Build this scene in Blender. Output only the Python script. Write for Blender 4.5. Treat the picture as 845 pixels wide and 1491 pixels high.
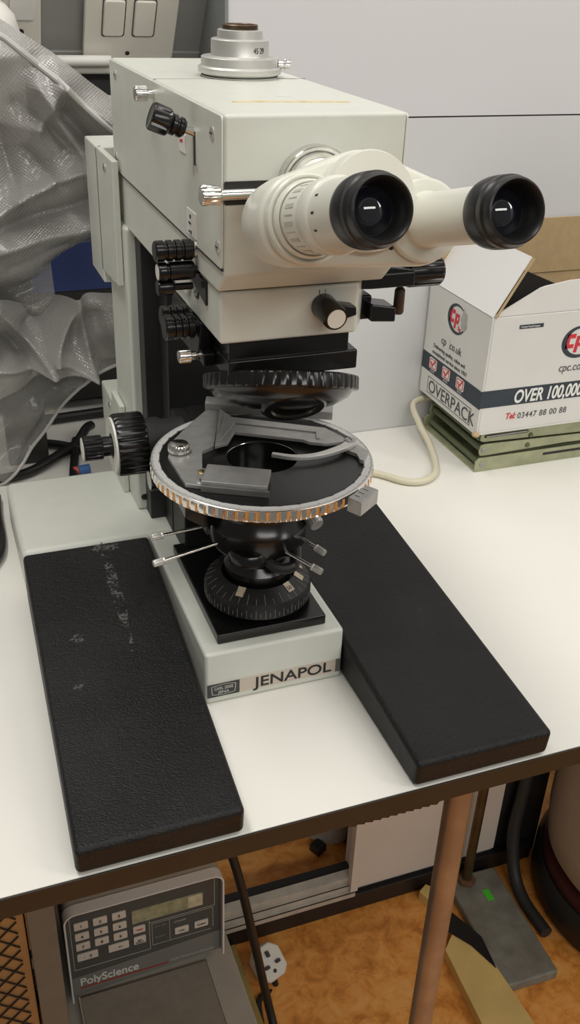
import bpy, bmesh, math, random
from math import sin, cos, pi, radians as R
from mathutils import Vector as V, Matrix as M4

# ---------------------------------------------------------------- clear
for o in list(bpy.data.objects): bpy.data.objects.remove(o)
S = bpy.context.scene
C = S.collection
random.seed(4)

# ---------------------------------------------------------------- camera, world, lights, exposure
cam = bpy.data.cameras.new('camera'); co = bpy.data.objects.new('camera', cam); C.objects.link(co); S.camera = co
RI = V((0.93748989, -0.34624751, 0.03500523)); DN = V((-0.14430367, -0.47829087, -0.86626456)); FW = V((0.31668463, 0.80706289, -0.49835764))
m = M4.Identity(4)
for i in range(3): m[i][0] = RI[i]; m[i][1] = -DN[i]; m[i][2] = -FW[i]
m.translation = V((-0.2033, -0.5353, 0.4876))
co.matrix_world = m
cam.sensor_fit = 'VERTICAL'; cam.sensor_height = 24.0; cam.lens = 1402.9 / 1491 * 24.0
cam.clip_start = 0.01; cam.clip_end = 50

w = bpy.data.worlds.new('world'); S.world = w; w.use_nodes = True
w.node_tree.nodes['Background'].inputs[0].default_value = (1.0, 0.95, 0.88, 1); w.node_tree.nodes['Background'].inputs[1].default_value = 0.18

def area(name, loc, target, sx, sy, power, col=(1, .972, .92)):
    l = bpy.data.lights.new(name, 'AREA'); l.shape = 'RECTANGLE'; l.size = sx; l.size_y = sy; l.energy = power; l.color = col
    o = bpy.data.objects.new(name, l); C.objects.link(o); o.location = loc
    o.rotation_euler = (V(target) - V(loc)).to_track_quat('-Z', 'Y').to_euler(); return o
area('ceiling_light_right', (1.0, 0.0, 1.8), (0.1, 0.1, 0), 0.30, 1.5, 4)
area('ceiling_light_middle', (-0.55, 0.25, 1.9), (-0.05, 0.15, 0), 1.5, 0.30, 16.5)
area('ceiling_light_front', (0.1, -0.62, 1.95), (0.05, 0.1, 0), 1.5, 0.22, 8.5)
area('under_bench_fill_front', (0.2, -2.7, 1.75), (0.2, 0.3, -0.5), 2.4, 0.4, 28)  # unseen strip added to throw light under the bench edge
area('under_bench_fill_right', (2.1, -1.6, 1.8), (0.2, 0.2, -0.6), 0.4, 1.8, 20)  # added lamp standing in for room bounce onto the floor below

S.view_settings.view_transform = 'Standard'; S.view_settings.look = 'None'; S.view_settings.gamma = 1; S.view_settings.use_curve_mapping = False
S.view_settings.exposure = 0.05

# ---------------------------------------------------------------- materials
MATS = {}
def mat(name, col, rough=.5, metal=0, nscale=0, namt=0, bscale=0, bump=0, bdist=.001, btype='noise', coat=0, spec=.5, emit=0, col2=None, detail=4):
    if name in MATS: return MATS[name]
    x = bpy.data.materials.new(name); x.use_nodes = True; nt = x.node_tree; p = nt.nodes['Principled BSDF']
    p.inputs['Base Color'].default_value = (*col, 1); p.inputs['Roughness'].default_value = rough; p.inputs['Metallic'].default_value = metal
    p.inputs['Coat Weight'].default_value = coat; p.inputs['Specular IOR Level'].default_value = spec
    if emit: p.inputs['Emission Color'].default_value = (*col, 1); p.inputs['Emission Strength'].default_value = emit
    tc = nt.nodes.new('ShaderNodeTexCoord')
    if nscale:
        n = nt.nodes.new('ShaderNodeTexNoise'); n.inputs['Scale'].default_value = nscale; n.inputs['Detail'].default_value = detail
        nt.links.new(tc.outputs['Object'], n.inputs['Vector'])
        r = nt.nodes.new('ShaderNodeValToRGB'); r.color_ramp.elements[0].position = .3; r.color_ramp.elements[1].position = .72
        c2 = col2 or tuple(c * (1 - namt) for c in col)
        r.color_ramp.elements[0].color = (*c2, 1); r.color_ramp.elements[1].color = (*col, 1)
        nt.links.new(n.outputs['Fac'], r.inputs['Fac']); nt.links.new(r.outputs['Color'], p.inputs['Base Color'])
    if bscale:
        b = nt.nodes.new('ShaderNodeBump'); b.inputs['Strength'].default_value = bump; b.inputs['Distance'].default_value = bdist
        if btype == 'noise':
            t = nt.nodes.new('ShaderNodeTexNoise'); t.inputs['Scale'].default_value = bscale; out = t.outputs['Fac']; t.inputs['Detail'].default_value = 3
        else:
            t = nt.nodes.new('ShaderNodeTexVoronoi'); t.inputs['Scale'].default_value = bscale; out = t.outputs['Distance']
            if btype == 'cells': t.feature = 'SMOOTH_F1'
        nt.links.new(tc.outputs['Object'], t.inputs['Vector']); nt.links.new(out, b.inputs['Height']); nt.links.new(b.outputs['Normal'], p.inputs['Normal'])
    MATS[name] = x; return x

CREAM = mat('cream_enamel', (.65, .665, .60), .38, nscale=60, namt=.05, bscale=900, bump=.12, bdist=.0004)
CREAM2 = mat('cream_plastic', (.68, .68, .60), .3)
BLACK = mat('black_enamel', (.005, .005, .005), .22, bscale=1200, bump=.06, bdist=.0003)
BLACKM = mat('black_matt_metal', (.012, .012, .012), .45, nscale=50, namt=.3)
RAILM = mat('dark_grey_rail', (.022, .022, .022), .5)
RUBBER = mat('black_rubber', (.011, .011, .011), .38, bscale=700, bump=.08, bdist=.0003)
CHROME = mat('chrome', (.78, .77, .74), .16, 1, nscale=300, namt=.15)
STEEL = mat('brushed_steel', (.40, .395, .38), .36, .4, nscale=120, namt=.2)
STEELD = mat('worn_steel_plate', (.20, .20, .19), .42, .5, nscale=80, namt=.3)
SILVER = mat('satin_aluminium', (.66, .65, .62), .42, .75, nscale=200, namt=.06)
SCALE = mat('engraved_ring_steel', (.62, .62, .6), .35, .15)
BRONZE = mat('bronzed_thread', (.11, .075, .05), .4, .8)
BRASS = mat('old_brass', (.4, .3, .15), .4, .9)
WHITEP = mat('white_plastic', (.75, .74, .68), .35)
INK = mat('black_ink', (.012, .012, .012), .5)
LINE = mat('white_engraving', (.42, .42, .39), .5)
PAPER = mat('aged_paper_label', (.58, .5, .36), .7, nscale=400, namt=.3)
PLATE = mat('pinkish_metal_label', (.62, .54, .46), .35, .25, nscale=40, namt=.12)
GLASSD = mat('dark_coated_lens', (.006, .007, .012), .03, 0, coat=1)
STAGEB = mat('stage_black', (.012, .012, .012), .33, nscale=300, namt=.4, bscale=300, bump=.05, bdist=.0003)
TAPE = mat('old_tape_residue', (.62, .42, .14), .5, nscale=180, col2=(.72, .64, .44))

def leather():
    x = mat('black_leatherette', (.017, .0165, .016), .47, spec=.25); nt = x.node_tree; p = nt.nodes['Principled BSDF']
    tc = nt.nodes.new('ShaderNodeTexCoord'); mp = nt.nodes.new('ShaderNodeMapping'); mp.inputs['Scale'].default_value = (1, 1.5, 1)
    n0 = nt.nodes.new('ShaderNodeTexNoise'); n0.inputs['Scale'].default_value = 180; n0.inputs['Detail'].default_value = 1
    mx = nt.nodes.new('ShaderNodeMixRGB'); mx.inputs[0].default_value = .006
    nt.links.new(tc.outputs['Object'], mp.inputs[0]); nt.links.new(mp.outputs[0], n0.inputs['Vector'])
    nt.links.new(mp.outputs[0], mx.inputs[1]); nt.links.new(n0.outputs['Color'], mx.inputs[2])
    v = nt.nodes.new('ShaderNodeTexVoronoi'); v.inputs['Scale'].default_value = 680; v.feature = 'SMOOTH_F1'
    nt.links.new(mx.outputs[0], v.inputs['Vector'])
    b = nt.nodes.new('ShaderNodeBump'); b.inputs['Strength'].default_value = .5; b.inputs['Distance'].default_value = .0009; b.invert = True
    nt.links.new(v.outputs['Distance'], b.inputs['Height']); nt.links.new(b.outputs['Normal'], p.inputs['Normal'])
    n = nt.nodes.new('ShaderNodeTexNoise'); n.inputs['Scale'].default_value = 14; n.inputs['Detail'].default_value = 5
    r = nt.nodes.new('ShaderNodeValToRGB'); r.color_ramp.elements[0].color = (.009, .009, .0088, 1); r.color_ramp.elements[1].color = (.017, .0165, .016, 1); r.color_ramp.elements[0].position = .4; r.color_ramp.elements[1].position = .7
    nt.links.new(tc.outputs['Object'], n.inputs['Vector']); nt.links.new(n.outputs['Fac'], r.inputs[0]); nt.links.new(r.outputs[0], p.inputs['Base Color'])
    return x
LEATHER = leather()
SCUFF = mat('grey_scuff', (.09, .088, .082), .6, nscale=500, col2=(.02, .02, .02), bscale=330, bump=.4, bdist=.001, btype='cells')
LAMIN = mat('white_laminate', (.82, .805, .745), .35, nscale=8, namt=.025, spec=.4)
EDGE = mat('dark_brown_edging', (.020, .014, .008), .45, nscale=30, namt=.3)
COPPER = mat('copper_tube', (.40, .31, .24), .33, .65, nscale=25, namt=.3)
WALLM = mat('white_wall_panel', (.66, .66, .665), .5, nscale=6, namt=.02)
WALLU = mat('pale_wall_panel', (.70, .69, .71), .5, nscale=6, namt=.02)
WALLL = mat('low_wall_paint', (.74, .68, .61), .5, nscale=12, namt=.05)
SKIRT = mat('black_skirting', (.012, .012, .012), .4)
FRAME = mat('grey_frame', (.27, .28, .28), .4, .3)
TRUNK = mat('grey_trunking', (.30, .30, .285), .45)
TRUNKL = mat('pale_trunking', (.52, .50, .45), .45)
SWITCH = mat('ivory_switch_plastic', (.80, .77, .69), .3)
DARK = mat('dark_gap', (.02, .02, .02), .6)

def floor_mat():
    x = mat('orange_linoleum', (.5, .2, .05), .4); nt = x.node_tree; p = nt.nodes['Principled BSDF']
    tc = nt.nodes.new('ShaderNodeTexCoord')
    n = nt.nodes.new('ShaderNodeTexNoise'); n.inputs['Scale'].default_value = 34; n.inputs['Detail'].default_value = 8; n.inputs['Roughness'].default_value = .68; n.inputs['Distortion'].default_value = .5
    r = nt.nodes.new('ShaderNodeValToRGB'); e = r.color_ramp.elements
    e[0].position = .32; e[0].color = (.50, .18, .030, 1); e[1].position = .7; e[1].color = (.88, .48, .15, 1); q = e.new(.5); q.color = (.78, .33, .068, 1)
    nt.links.new(tc.outputs['Object'], n.inputs['Vector']); nt.links.new(n.outputs['Fac'], r.inputs[0]); nt.links.new(r.outputs[0], p.inputs['Base Color'])
    return x
FLOORM = floor_mat()

def cover_mat(name, fac):
    x = bpy.data.materials.new(name); x.use_nodes = True; nt = x.node_tree; p = nt.nodes['Principled BSDF']
    p.inputs['Base Color'].default_value = (.36, .35, .335, 1); p.inputs['Roughness'].default_value = .16; p.inputs['Specular IOR Level'].default_value = 1.0; p.inputs['Coat Weight'].default_value = .5; p.inputs['Coat Roughness'].default_value = .12
    tc = nt.nodes.new('ShaderNodeTexCoord'); mp = nt.nodes.new('ShaderNodeMapping'); mp.inputs['Rotation'].default_value = (0, 0, R(45)); mp.inputs['Scale'].default_value = (1, 1, 1)
    v = nt.nodes.new('ShaderNodeTexVoronoi'); v.voronoi_dimensions = '2D'; v.inputs['Scale'].default_value = 420; v.inputs['Randomness'].default_value = .06
    nt.links.new(tc.outputs['UV'], mp.inputs[0]); nt.links.new(mp.outputs[0], v.inputs['Vector'])
    b = nt.nodes.new('ShaderNodeBump'); b.inputs['Strength'].default_value = .6; b.inputs['Distance'].default_value = .0016
    nt.links.new(v.outputs['Distance'], b.inputs['Height']); nt.links.new(b.outputs['Normal'], p.inputs['Normal'])
    t = nt.nodes.new('ShaderNodeBsdfTransparent'); t.inputs[0].default_value = (.95, .94, .9, 1)
    mx = nt.nodes.new('ShaderNodeMixShader'); mx.inputs[0].default_value = fac
    nt.links.new(t.outputs[0], mx.inputs[1]); nt.links.new(p.outputs[0], mx.inputs[2]); nt.links.new(mx.outputs[0], nt.nodes['Material Output'].inputs[0])
    return x
VINYL = cover_mat('dimpled_clear_vinyl', .86); VINYLT = cover_mat('thin_clear_vinyl', .52)
HEM = mat('clear_vinyl_hem', (.50, .49, .47), .3)
CARDW = mat('printed_white_card', (.72, .70, .67), .5, nscale=25, namt=.06, bscale=60, bump=.06, bdist=.002)
CARDF = mat('white_card_flap', (.84, .83, .82), .5, bscale=500, bump=.08, bdist=.0005)
CARDB = mat('brown_card', (.50, .36, .19), .7, nscale=120, namt=.12, bscale=300, bump=.1, bdist=.0005)
NAVY = mat('navy_print', (.028, .04, .055), .5, nscale=60, namt=.2)
RED = mat('red_print', (.6, .03, .045), .5)
GREYI = mat('grey_ink', (.06, .06, .065), .5)
WHITEI = mat('white_print', (.8, .79, .76), .5)
JACK = mat('olive_green_paint', (.40, .41, .26), .38, .1, nscale=60, namt=.25)
JACKD = mat('dark_olive_paint', (.10, .12, .06), .45)
CABLEW = mat('cream_cable', (.66, .61, .46), .4)
CABLEB = mat('black_cable', (.012, .012, .012), .35)

# ---------------------------------------------------------------- geometry helpers
def box(bm, x0, x1, y0, y1, z0, z1, T=None):
    vs = [bm.verts.new((x, y, z)) for x in (x0, x1) for y in (y0, y1) for z in (z0, z1)]
    for f in ((0, 1, 3, 2), (4, 6, 7, 5), (0, 4, 5, 1), (2, 3, 7, 6), (0, 2, 6, 4), (1, 5, 7, 3)): bm.faces.new([vs[i] for i in f])
    if T: bmesh.ops.transform(bm, matrix=T, verts=vs)
    return bm
def bx(*a, T=None): return box(bmesh.new(), *a, T=T)
def frame_from(axis):
    a = V(axis).normalized(); u = V((0, 0, 1)) if abs(a.z) < .9 else V((1, 0, 0))
    x = u.cross(a).normalized(); y = a.cross(x); return x, y, a
def lathe(bm, prof, org, axis, seg=48, teeth=0, keep=None):
    """profile rows (radius, height[, tooth depth]) turned about axis"""
    x, y, a = keep or frame_from(axis); o = V(org); rows = []
    if teeth: seg = teeth * 8
    for p in prof:
        r, h = p[0], p[1]; d = p[2] if len(p) > 2 else 0
        if r <= 1e-7: rows.append([bm.verts.new(o + a * h)]); continue
        rows.append([bm.verts.new(o + a * h + (x * cos(2 * pi * k / seg) + y * sin(2 * pi * k / seg)) * (r - (d if teeth and k % 8 >= 5 else 0))) for k in range(seg)])
    for A, B in zip(rows, rows[1:]):
        for k in range(seg):
            j = (k + 1) % seg
            if len(A) == 1 and len(B) == 1: continue
            if len(A) == 1: bm.faces.new((A[0], B[j], B[k]))
            elif len(B) == 1: bm.faces.new((A[k], A[j], B[0]))
            else: bm.faces.new((A[k], A[j], B[j], B[k]))
    bmesh.ops.recalc_face_normals(bm, faces=bm.faces); return bm
def lt(*a, **k): return lathe(bmesh.new(), *a, **k)
def spline(pts, n=8):
    P = [V(p) for p in pts]; P = [P[0] * 2 - P[1]] + P + [P[-1] * 2 - P[-2]]; out = []
    for i in range(1, len(P) - 2):
        for k in range(n):
            t = k / n; a, b, c, d = P[i - 1:i + 3]
            out.append(.5 * (2 * b + (c - a) * t + (2 * a - 5 * b + 4 * c - d) * t * t + (3 * b - a - 3 * c + d) * t ** 3))
    return out + [P[-2]]
def tube(bm, pts, r, seg=12):
    pts = [V(p) for p in pts]; rings = []; prev = None
    for i, p in enumerate(pts):
        t = (pts[min(i + 1, len(pts) - 1)] - pts[max(i - 1, 0)]).normalized()
        u = (prev - t * prev.dot(t)).normalized() if prev else frame_from(t)[0]
        prev = u; v = t.cross(u); rr = r[i] if isinstance(r, (list, tuple)) else r
        rings.append([bm.verts.new(p + (u * cos(2 * pi * k / seg) + v * sin(2 * pi * k / seg)) * rr) for k in range(seg)])
    for A, B in zip(rings, rings[1:]):
        for k in range(seg): bm.faces.new((A[k], A[(k + 1) % seg], B[(k + 1) % seg], B[k]))
    bm.faces.new(rings[0][::-1]); bm.faces.new(rings[-1]); return bm
def tb(*a, **k): return tube(bmesh.new(), *a, **k)
def prism(bm, poly, w0, w1, f=lambda u, v, w: (u, v, w)):
    A = [bm.verts.new(f(u, v, w0)) for u, v in poly]; B = [bm.verts.new(f(u, v, w1)) for u, v in poly]; n = len(poly)
    for k in range(n): bm.faces.new((A[k], A[(k + 1) % n], B[(k + 1) % n], B[k]))
    bm.faces.new(A[::-1]); bm.faces.new(B); bmesh.ops.recalc_face_normals(bm, faces=bm.faces); return bm
def pr(*a, **k): return prism(bmesh.new(), *a, **k)
XZ = lambda u, v, w: (u, w, v)
YZ = lambda u, v, w: (w, u, v)

ROOT = {}
def obj(name, bm, m, parent=None, label=None, bevel=0, seg=2, smooth=35):
    me = bpy.data.meshes.new(name)
    if isinstance(bm, bpy.types.Mesh): me = bm; me.name = name
    else:
        bmesh.ops.recalc_face_normals(bm, faces=bm.faces); bm.to_mesh(me); bm.free()
    me.materials.clear(); me.materials.append(m)
    o = bpy.data.objects.new(name, me); C.objects.link(o)
    if smooth:
        for p in me.polygons: p.use_smooth = True
        me.set_sharp_from_angle(angle=R(smooth))
    if bevel:
        b = o.modifiers.new('bevel', 'BEVEL'); b.width = bevel; b.segments = seg; b.limit_method = 'ANGLE'; b.angle_limit = R(40); b.harden_normals = True
    if parent:
        o.parent = parent
        if parent in ROOT.values(): o.location = -V(parent.location)
    if label: o['label'] = label
    return o
def thing(name, label, cat, loc, group=None):
    o = bpy.data.objects.new(name, None); C.objects.link(o); o.location = loc; o.empty_display_size = .02
    o['label'] = label; o['category'] = cat
    if group: o['group'] = group
    ROOT[o.name] = o; return o
def tag(o, label, cat, group=None):
    o['label'] = label; o['category'] = cat
    if group: o['group'] = group
    return o
def struct(name, bm, m, **k):
    o = obj(name, bm, m, **k); o['kind'] = 'structure'; return o
def text_mesh(body, size, org, X, Y, shear=0, align='LEFT', ext=.00012, bold=0, sx=1, space=1):
    cu = bpy.data.curves.new('lettering', 'FONT'); cu.body = body; cu.size = size; cu.align_x = align; cu.extrude = ext; cu.shear = shear; cu.offset = bold; cu.space_character = space
    t = bpy.data.objects.new('lettering', cu); C.objects.link(t)
    dg = bpy.context.evaluated_depsgraph_get(); me = bpy.data.meshes.new_from_object(t.evaluated_get(dg)); bpy.data.objects.remove(t); bpy.data.curves.remove(cu)
    X = V(X).normalized(); Y = V(Y).normalized(); Z = X.cross(Y); T = M4.Identity(4)
    for i in range(3): T[i][0] = X[i] * sx; T[i][1] = Y[i]; T[i][2] = Z[i]; T[i][3] = org[i]
    me.transform(T); return me
def text(body, size, org, X, Y, m, parent, name='lettering', **k):
    return obj(name, text_mesh(body, size, org, X, Y, **k), m, parent, smooth=0)
def join(bm, me): bm.from_mesh(me); bpy.data.meshes.remove(me); return bm
def ell(cx, cy, rx, ry, n=32, a0=0, a1=2 * pi): return [(cx + rx * cos(a0 + (a1 - a0) * k / n), cy + ry * sin(a0 + (a1 - a0) * k / n)) for k in range(n)]
def rrect(x0, x1, y0, y1, r, n=4):
    out = []
    for cx, cy, a in ((x1 - r, y1 - r, 0), (x0 + r, y1 - r, pi / 2), (x0 + r, y0 + r, pi), (x1 - r, y0 + r, 1.5 * pi)):
        out += [(cx + r * cos(a + pi / 2 * k / n), cy + r * sin(a + pi / 2 * k / n)) for k in range(n + 1)]
    return out
def ringprism(bm, outer, inner, w0, w1, f):
    n = len(outer); L = [[bm.verts.new(f(u, v, w)) for u, v in P] for P in (outer, inner) for w in (w0, w1)]
    o0, o1, i0, i1 = L
    for k in range(n):
        j = (k + 1) % n
        for q in ((o0[k], o0[j], o1[j], o1[k]), (i0[k], i1[k], i1[j], i0[j]), (o1[k], o1[j], i1[j], i1[k]), (o0[k], i0[k], i0[j], o0[j])): bm.faces.new(q)
    bmesh.ops.recalc_face_normals(bm, faces=bm.faces); return bm

FZ = -0.87      # floor
# ================================================================ SETTING
struct('floor', bx(-1.6, 2.2, -2.0, 1.6, FZ - .05, FZ), FLOORM)
# partition behind the bench, with a low opening to the next bay
struct('wall_back', box(box(box(box(bmesh.new(), .307, .567, .4105, .45, FZ, -.0172), -.9, .307, .4105, .45, -.45, -.0172), -.9, .307, .4105, .45, FZ, -.835), .0872, 1.9, .4105, .45, -.0172, .3497), WALLM)
struct('wall_back_upper', bx(.0872, 1.9, .4105, .45, .3513, 1.3), WALLU)
struct('trim_1', bx(.0872, 1.9, .4120, .45, .3497, .3513), DARK)
struct('wall_alcove', bx(-1.4, .087, .76, .80, -.005, 1.3), mat('grey_alcove_wall', (.40, .40, .40), .5))
struct('trim_2', bx(.0838, .087, .408, .60, 0, 1.3), FRAME)
struct('trim_3', box(bmesh.new(), .294, .307, .396, .41, -.8225, -.45), WALLL, bevel=.0008)
struct('wall_low_panel', bx(.3075, .566, .405, .4098, -.826, -.02), WALLL)
sill = bmesh.new()
box(sill, -.9, .3035, .396, .412, -.835, -.823); box(sill, -.9, .3035, .402, .412, -.823, -.811); box(sill, -.9, .3035, .407, .425, -.811, -.80)
struct('window_1', sill, mat('painted_sill', (.62, .58, .50), .4, nscale=40, namt=.25), bevel=.0008)
struct('sill_step_shade', box(box(bmesh.new(), -.9, .3034, .3955, .3962, -.8245, -.8225), -.9, .3034, .4014, .4022, -.8122, -.8106), DARK)  # dark strips standing in for shade between the sill steps
struct('trim_7', bx(-.9, .307, .426, .445, FZ, -.806), DARK)
struct('baseboard_back', bx(-.9, .64, .398, .4098, FZ, -.834), SKIRT, bevel=.001)
struct('trim_4', bx(.4575, .4605, .4035, .406, -.826, -.02), FRAME)
struct('trim_5', bx(.567, .66, .415, .45, FZ, -.02), DARK)
struct('wall_right', bx(1.9, 1.95, -2.0, 1.6, FZ, 1.3), WALLM)

# ---------------------------------------------------------------- bench
bench = thing('laboratory_bench', 'white laminate laboratory bench with dark brown front edging on a copper tube leg', 'bench', (.2, .1, FZ))
top = [(-.9, -.1255), (1.85, -.1255), (1.85, .4095), (.0836, .4095), (.0836, .755), (-.9, .755)]
obj('worktop', pr(top, -.0165, 0), LAMIN, bench)
obj('edging', bx(-.9, 1.85, -.127, -.1256, -.0172, -.0002), EDGE, bench, bevel=.0004)
obj('underframe', box(box(bmesh.new(), -.9, 1.85, -.02, .0, -.05, -.0166), -.9, 1.85, .36, .385, -.05, -.0166), EDGE, bench)
obj('leg', lt([(0, 0), (.013, 0), (.013, .006), (.0112, .007), (.0112, .853), (0, .853)], (.148, -.05, FZ), (0, 0, 1), seg=32), COPPER, bench, label='copper coloured tube leg')
sp = bmesh.new()
for i in range(11):
    X0 = .012 + i * .0062
    prism(sp, [(X0, -.0172), (X0 + .008, -.0172), (X0 + .0035, -.0232), (X0 - .002, -.0215)], -.124, -.108, XZ)
obj('splintered_chipboard', sp, EDGE, bench, label='dark splintered strip hanging below the edge')

# ================================================================ MICROSCOPE
mic = thing('microscope', 'cream polarising microscope with black stage and binocular eyepieces standing on the bench', 'microscope', (0, .15, 0))
def screw(x, y, z, axis, r=.0032, m=CHROME, parent=None, name='screw', w=.0008):
    a = V(axis).normalized(); f = frame_from(a); bm = lt([(0, 0), (r, 0), (r, w * .5), (r * .8, w), (0, w)], (x, y, z), axis, seg=16)
    o = obj(name, bm, m, parent)
    T = M4.Identity(4)
    for i in range(3): T[i][0] = f[0][i]; T[i][1] = f[1][i]; T[i][2] = a[i]; T[i][3] = (x, y, z)[i]
    obj('screw_slot', bx(-r * .7, r * .7, -.0004, .0004, w, w + .0001, T=T), INK, o); return o

obj('foot', bx(-.163, .163, .1785, .31, 0, .0467), CREAM, mic, bevel=.006, seg=4)
pl = obj('plinth', bx(-.055, .055, 0, .183, 0, .0467), CREAM, mic, bevel=.003, seg=3)
# name plate
npl = obj('name_plate', bx(-.0535, .0533, -.0006, .0, .0068, .0189), PLATE, pl)
obj('plate_end', bx(.0495, .0533, -.0009, -.0005, .0068, .0189), STEELD, npl)
bad = obj('maker_badge', bx(-.0535, -.0286, -.0009, -.0005, .0068, .0189), mat('badge_black', (.03, .032, .033), .4), npl)
bdg = bmesh.new()
def lens_outline(k):   # rectangular badge with bulging top and bottom, like an achromat lens section
    cx, cz = -.04105, .01285; pts = []
    for t in range(13): u = -1 + t / 6; pts.append((cx + u * .0098 * k, cz + (.0040 + .0012 * (1 - u * u)) * k))
    for t in range(13): u = 1 - t / 6; pts.append((cx + u * .0098 * k * (1 if abs(u) < .99 else .93), cz - (.0034 + .0014 * (1 - u * u)) * k))
    return pts
ringprism(bdg, lens_outline(1), lens_outline(.93), -.0011, -.0008, XZ)
join(bdg, text_mesh('CARL ZEISS', .0036, (-.04105, -.0010, .01335), (1, 0, 0), (0, 0, 1), align='CENTER', bold=.00008, sx=.82))
join(bdg, text_mesh('JENA', .0036, (-.04105, -.0010, .0096), (1, 0, 0), (0, 0, 1), align='CENTER', bold=.00008, sx=1.1))
obj('badge_emblem', bdg, LINE, npl, smooth=0)
text('JENAPOL', .0133, (-.0165, -.0007, .0083), (1, 0, 0), (0, 0, 1), INK, npl, sx=1.17, bold=.0002)

# lamp field plate + dial
obj('field_plate', bx(-.0425, .0435, .0095, .142, .0468, .0555), BLACK, mic, bevel=.0012)
dial = obj('field_dial', lt([(0, 0), (.033, 0), (.035, .0015), (.035, .0035), (.0412, .0045), (.0412, .0125, .0), (.040, .0165), (.0285, .0235), (.0275, .0225), (.0275, .017), (0, .017)], (.0024, .052, .0555), (0, 0, 1), seg=96), BLACKM, mic)
tick = bmesh.new()
for k in range(72):
    a = 2 * pi * k / 72; big = k % 2 == 0
    T = M4.Translation((.0024, .052, .0555)) @ M4.Rotation(a, 4, 'Z')
    box(tick, .0410, .0414, -.00014, .00014, .005 if big else .0065, .0125 if big else .010, T=T)
    if big:
        T2 = T @ M4.Translation((.040, 0, .0166)) @ M4.Rotation(R(31.3), 4, 'Y')
        box(tick, -.0085 if k % 4 == 0 else -.005, -.0002, -.00013, .00013, -.0001, .00012, T=T2)
obj('dial_graduation', tick, mat('dim_engraving', (.22, .22, .20), .5), dial, smooth=0)
for a, s, tx in ((-132, .0, ''), (-62, 0, '50'), (-31, 0, ''), (-4, 0, '')):
    T = M4.Translation((.0024, .052, .0555)) @ M4.Rotation(R(a), 4, 'Z') @ M4.Translation((.040, 0, .0166)) @ M4.Rotation(R(31.3), 4, 'Y')
    bm = bx(-.0135, -.0055, -.0030, .0030, .0001, .0005, T=T); tgo = obj('paper_tag', bm, PAPER, dial)
    if tx: text(tx, .0045, T @ V((-.0070, -.0027, .0006)), T.to_3x3() @ V((0, 1, 0)), T.to_3x3() @ V((-1, 0, 0)), INK, dial, name='tag_number')
# condenser assembly
obj('field_lens_mount', lt([(0, 0), (.025, 0), (.026, .014), (.022, .020), (.014, .022), (.012, .019), (0, .019)], (.0024, .052, .0725), (0, 0, 1)), BLACK, mic)
con = obj('condenser', lt([(0, 0), (.017, 0), (.020, .004), (.020, .010), (.034, .014), (.036, .018), (.036, .032), (.033, .035), (.030, .043), (.036, .046), (.036, .056), (.026, .060), (.022, .075), (0, .075)], (.002, .052, .092), (0, 0, 1)), BLACK, mic)
cb = bmesh.new(); box(cb, -.033, .033, .070, .15, .104, .122); box(cb, -.012, .040, .06, .10, .135, .148); lathe(cb, [(0, 0), (.015, 0), (.016, .001), (.016, .007), (.014, .010), (.010, .011), (0, .011)], (-.012, .030, .104), (0, 0, 1), seg=40)
obj('condenser_carrier', cb, BLACK, mic, bevel=.0015)
obj('swing_lever', tb(spline([(-.006, .030, .112), (.002, .014, .104), (.016, .012, .104), (.024, .03, .11)]), .0042, seg=10), BLACKM, mic)
def rod(p0, p1, knob=.0085, rr=.0013, kr=.0026):
    p0, p1 = V(p0), V(p1); L = (p1 - p0).length
    o = obj('centring_rod', lt([(0, 0), (rr, 0), (rr, L), (0, L)], p0, p1 - p0, seg=14), CHROME, mic)
    obj('rod_tip', lt([(0, L), (kr, L), (kr, L + .001), (kr * .92, L + .0014, .0), (kr, L + .002, .0003), (kr, L + knob - .001, .0003), (kr * .9, L + knob), (0, L + knob)], p0, p1 - p0, teeth=12), SILVER, o)
rod((-.035, .062, .118), (-.0700, .0575, .1185)); rod((-.035, .036, .118), (-.0755, .0295, .1150))
rod((.014, .052, .120), (.0345, .016, .1135)); rod((.000, .034, .116), (.0255, .000, .1085))
gk = obj('aperture_knob', lt([(0, 0), (.0022, 0), (.0022, .012), (.0055, .013), (.0058, .014, .0004), (.0058, .024, .0004), (.0052, .026), (0, .026)], (.0345, .052, .1335), (.18, -.80, -.30), teeth=14), SILVER, mic)
obj('clamp_block', pr([(-.052, .128), (-.052, .150), (-.030, .158), (-.020, .150), (-.020, .118), (-.038, .118)], .06, .09, XZ), BLACK, mic, bevel=.001)

# column and rails
obj('column', bx(-.0545, .0545, .2215, .295, .0467, .3005), CREAM, mic, bevel=.003, seg=3)
obj('rail', bx(-.0470, .047, .203, .2214, .0467, .30), RAILM, mic, bevel=.001)
car = bmesh.new(); box(car, -.0345, .0345, .175, .2029, .0468, .285); box(car, -.0335, .0335, .135, .176, .0468, .165)
obj('stage_carriage', car, BLACKM, mic, bevel=.0015)
obj('stage_arm', pr([(.05, .166), (.05, .150), (.14, .100), (.175, .09), (.175, .166)], -.022, .022, YZ), BLACKM, mic, bevel=.001)
screw(-.0485, .2213, .060, (0, -1, 0), .003, BLACKM, mic)
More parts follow.
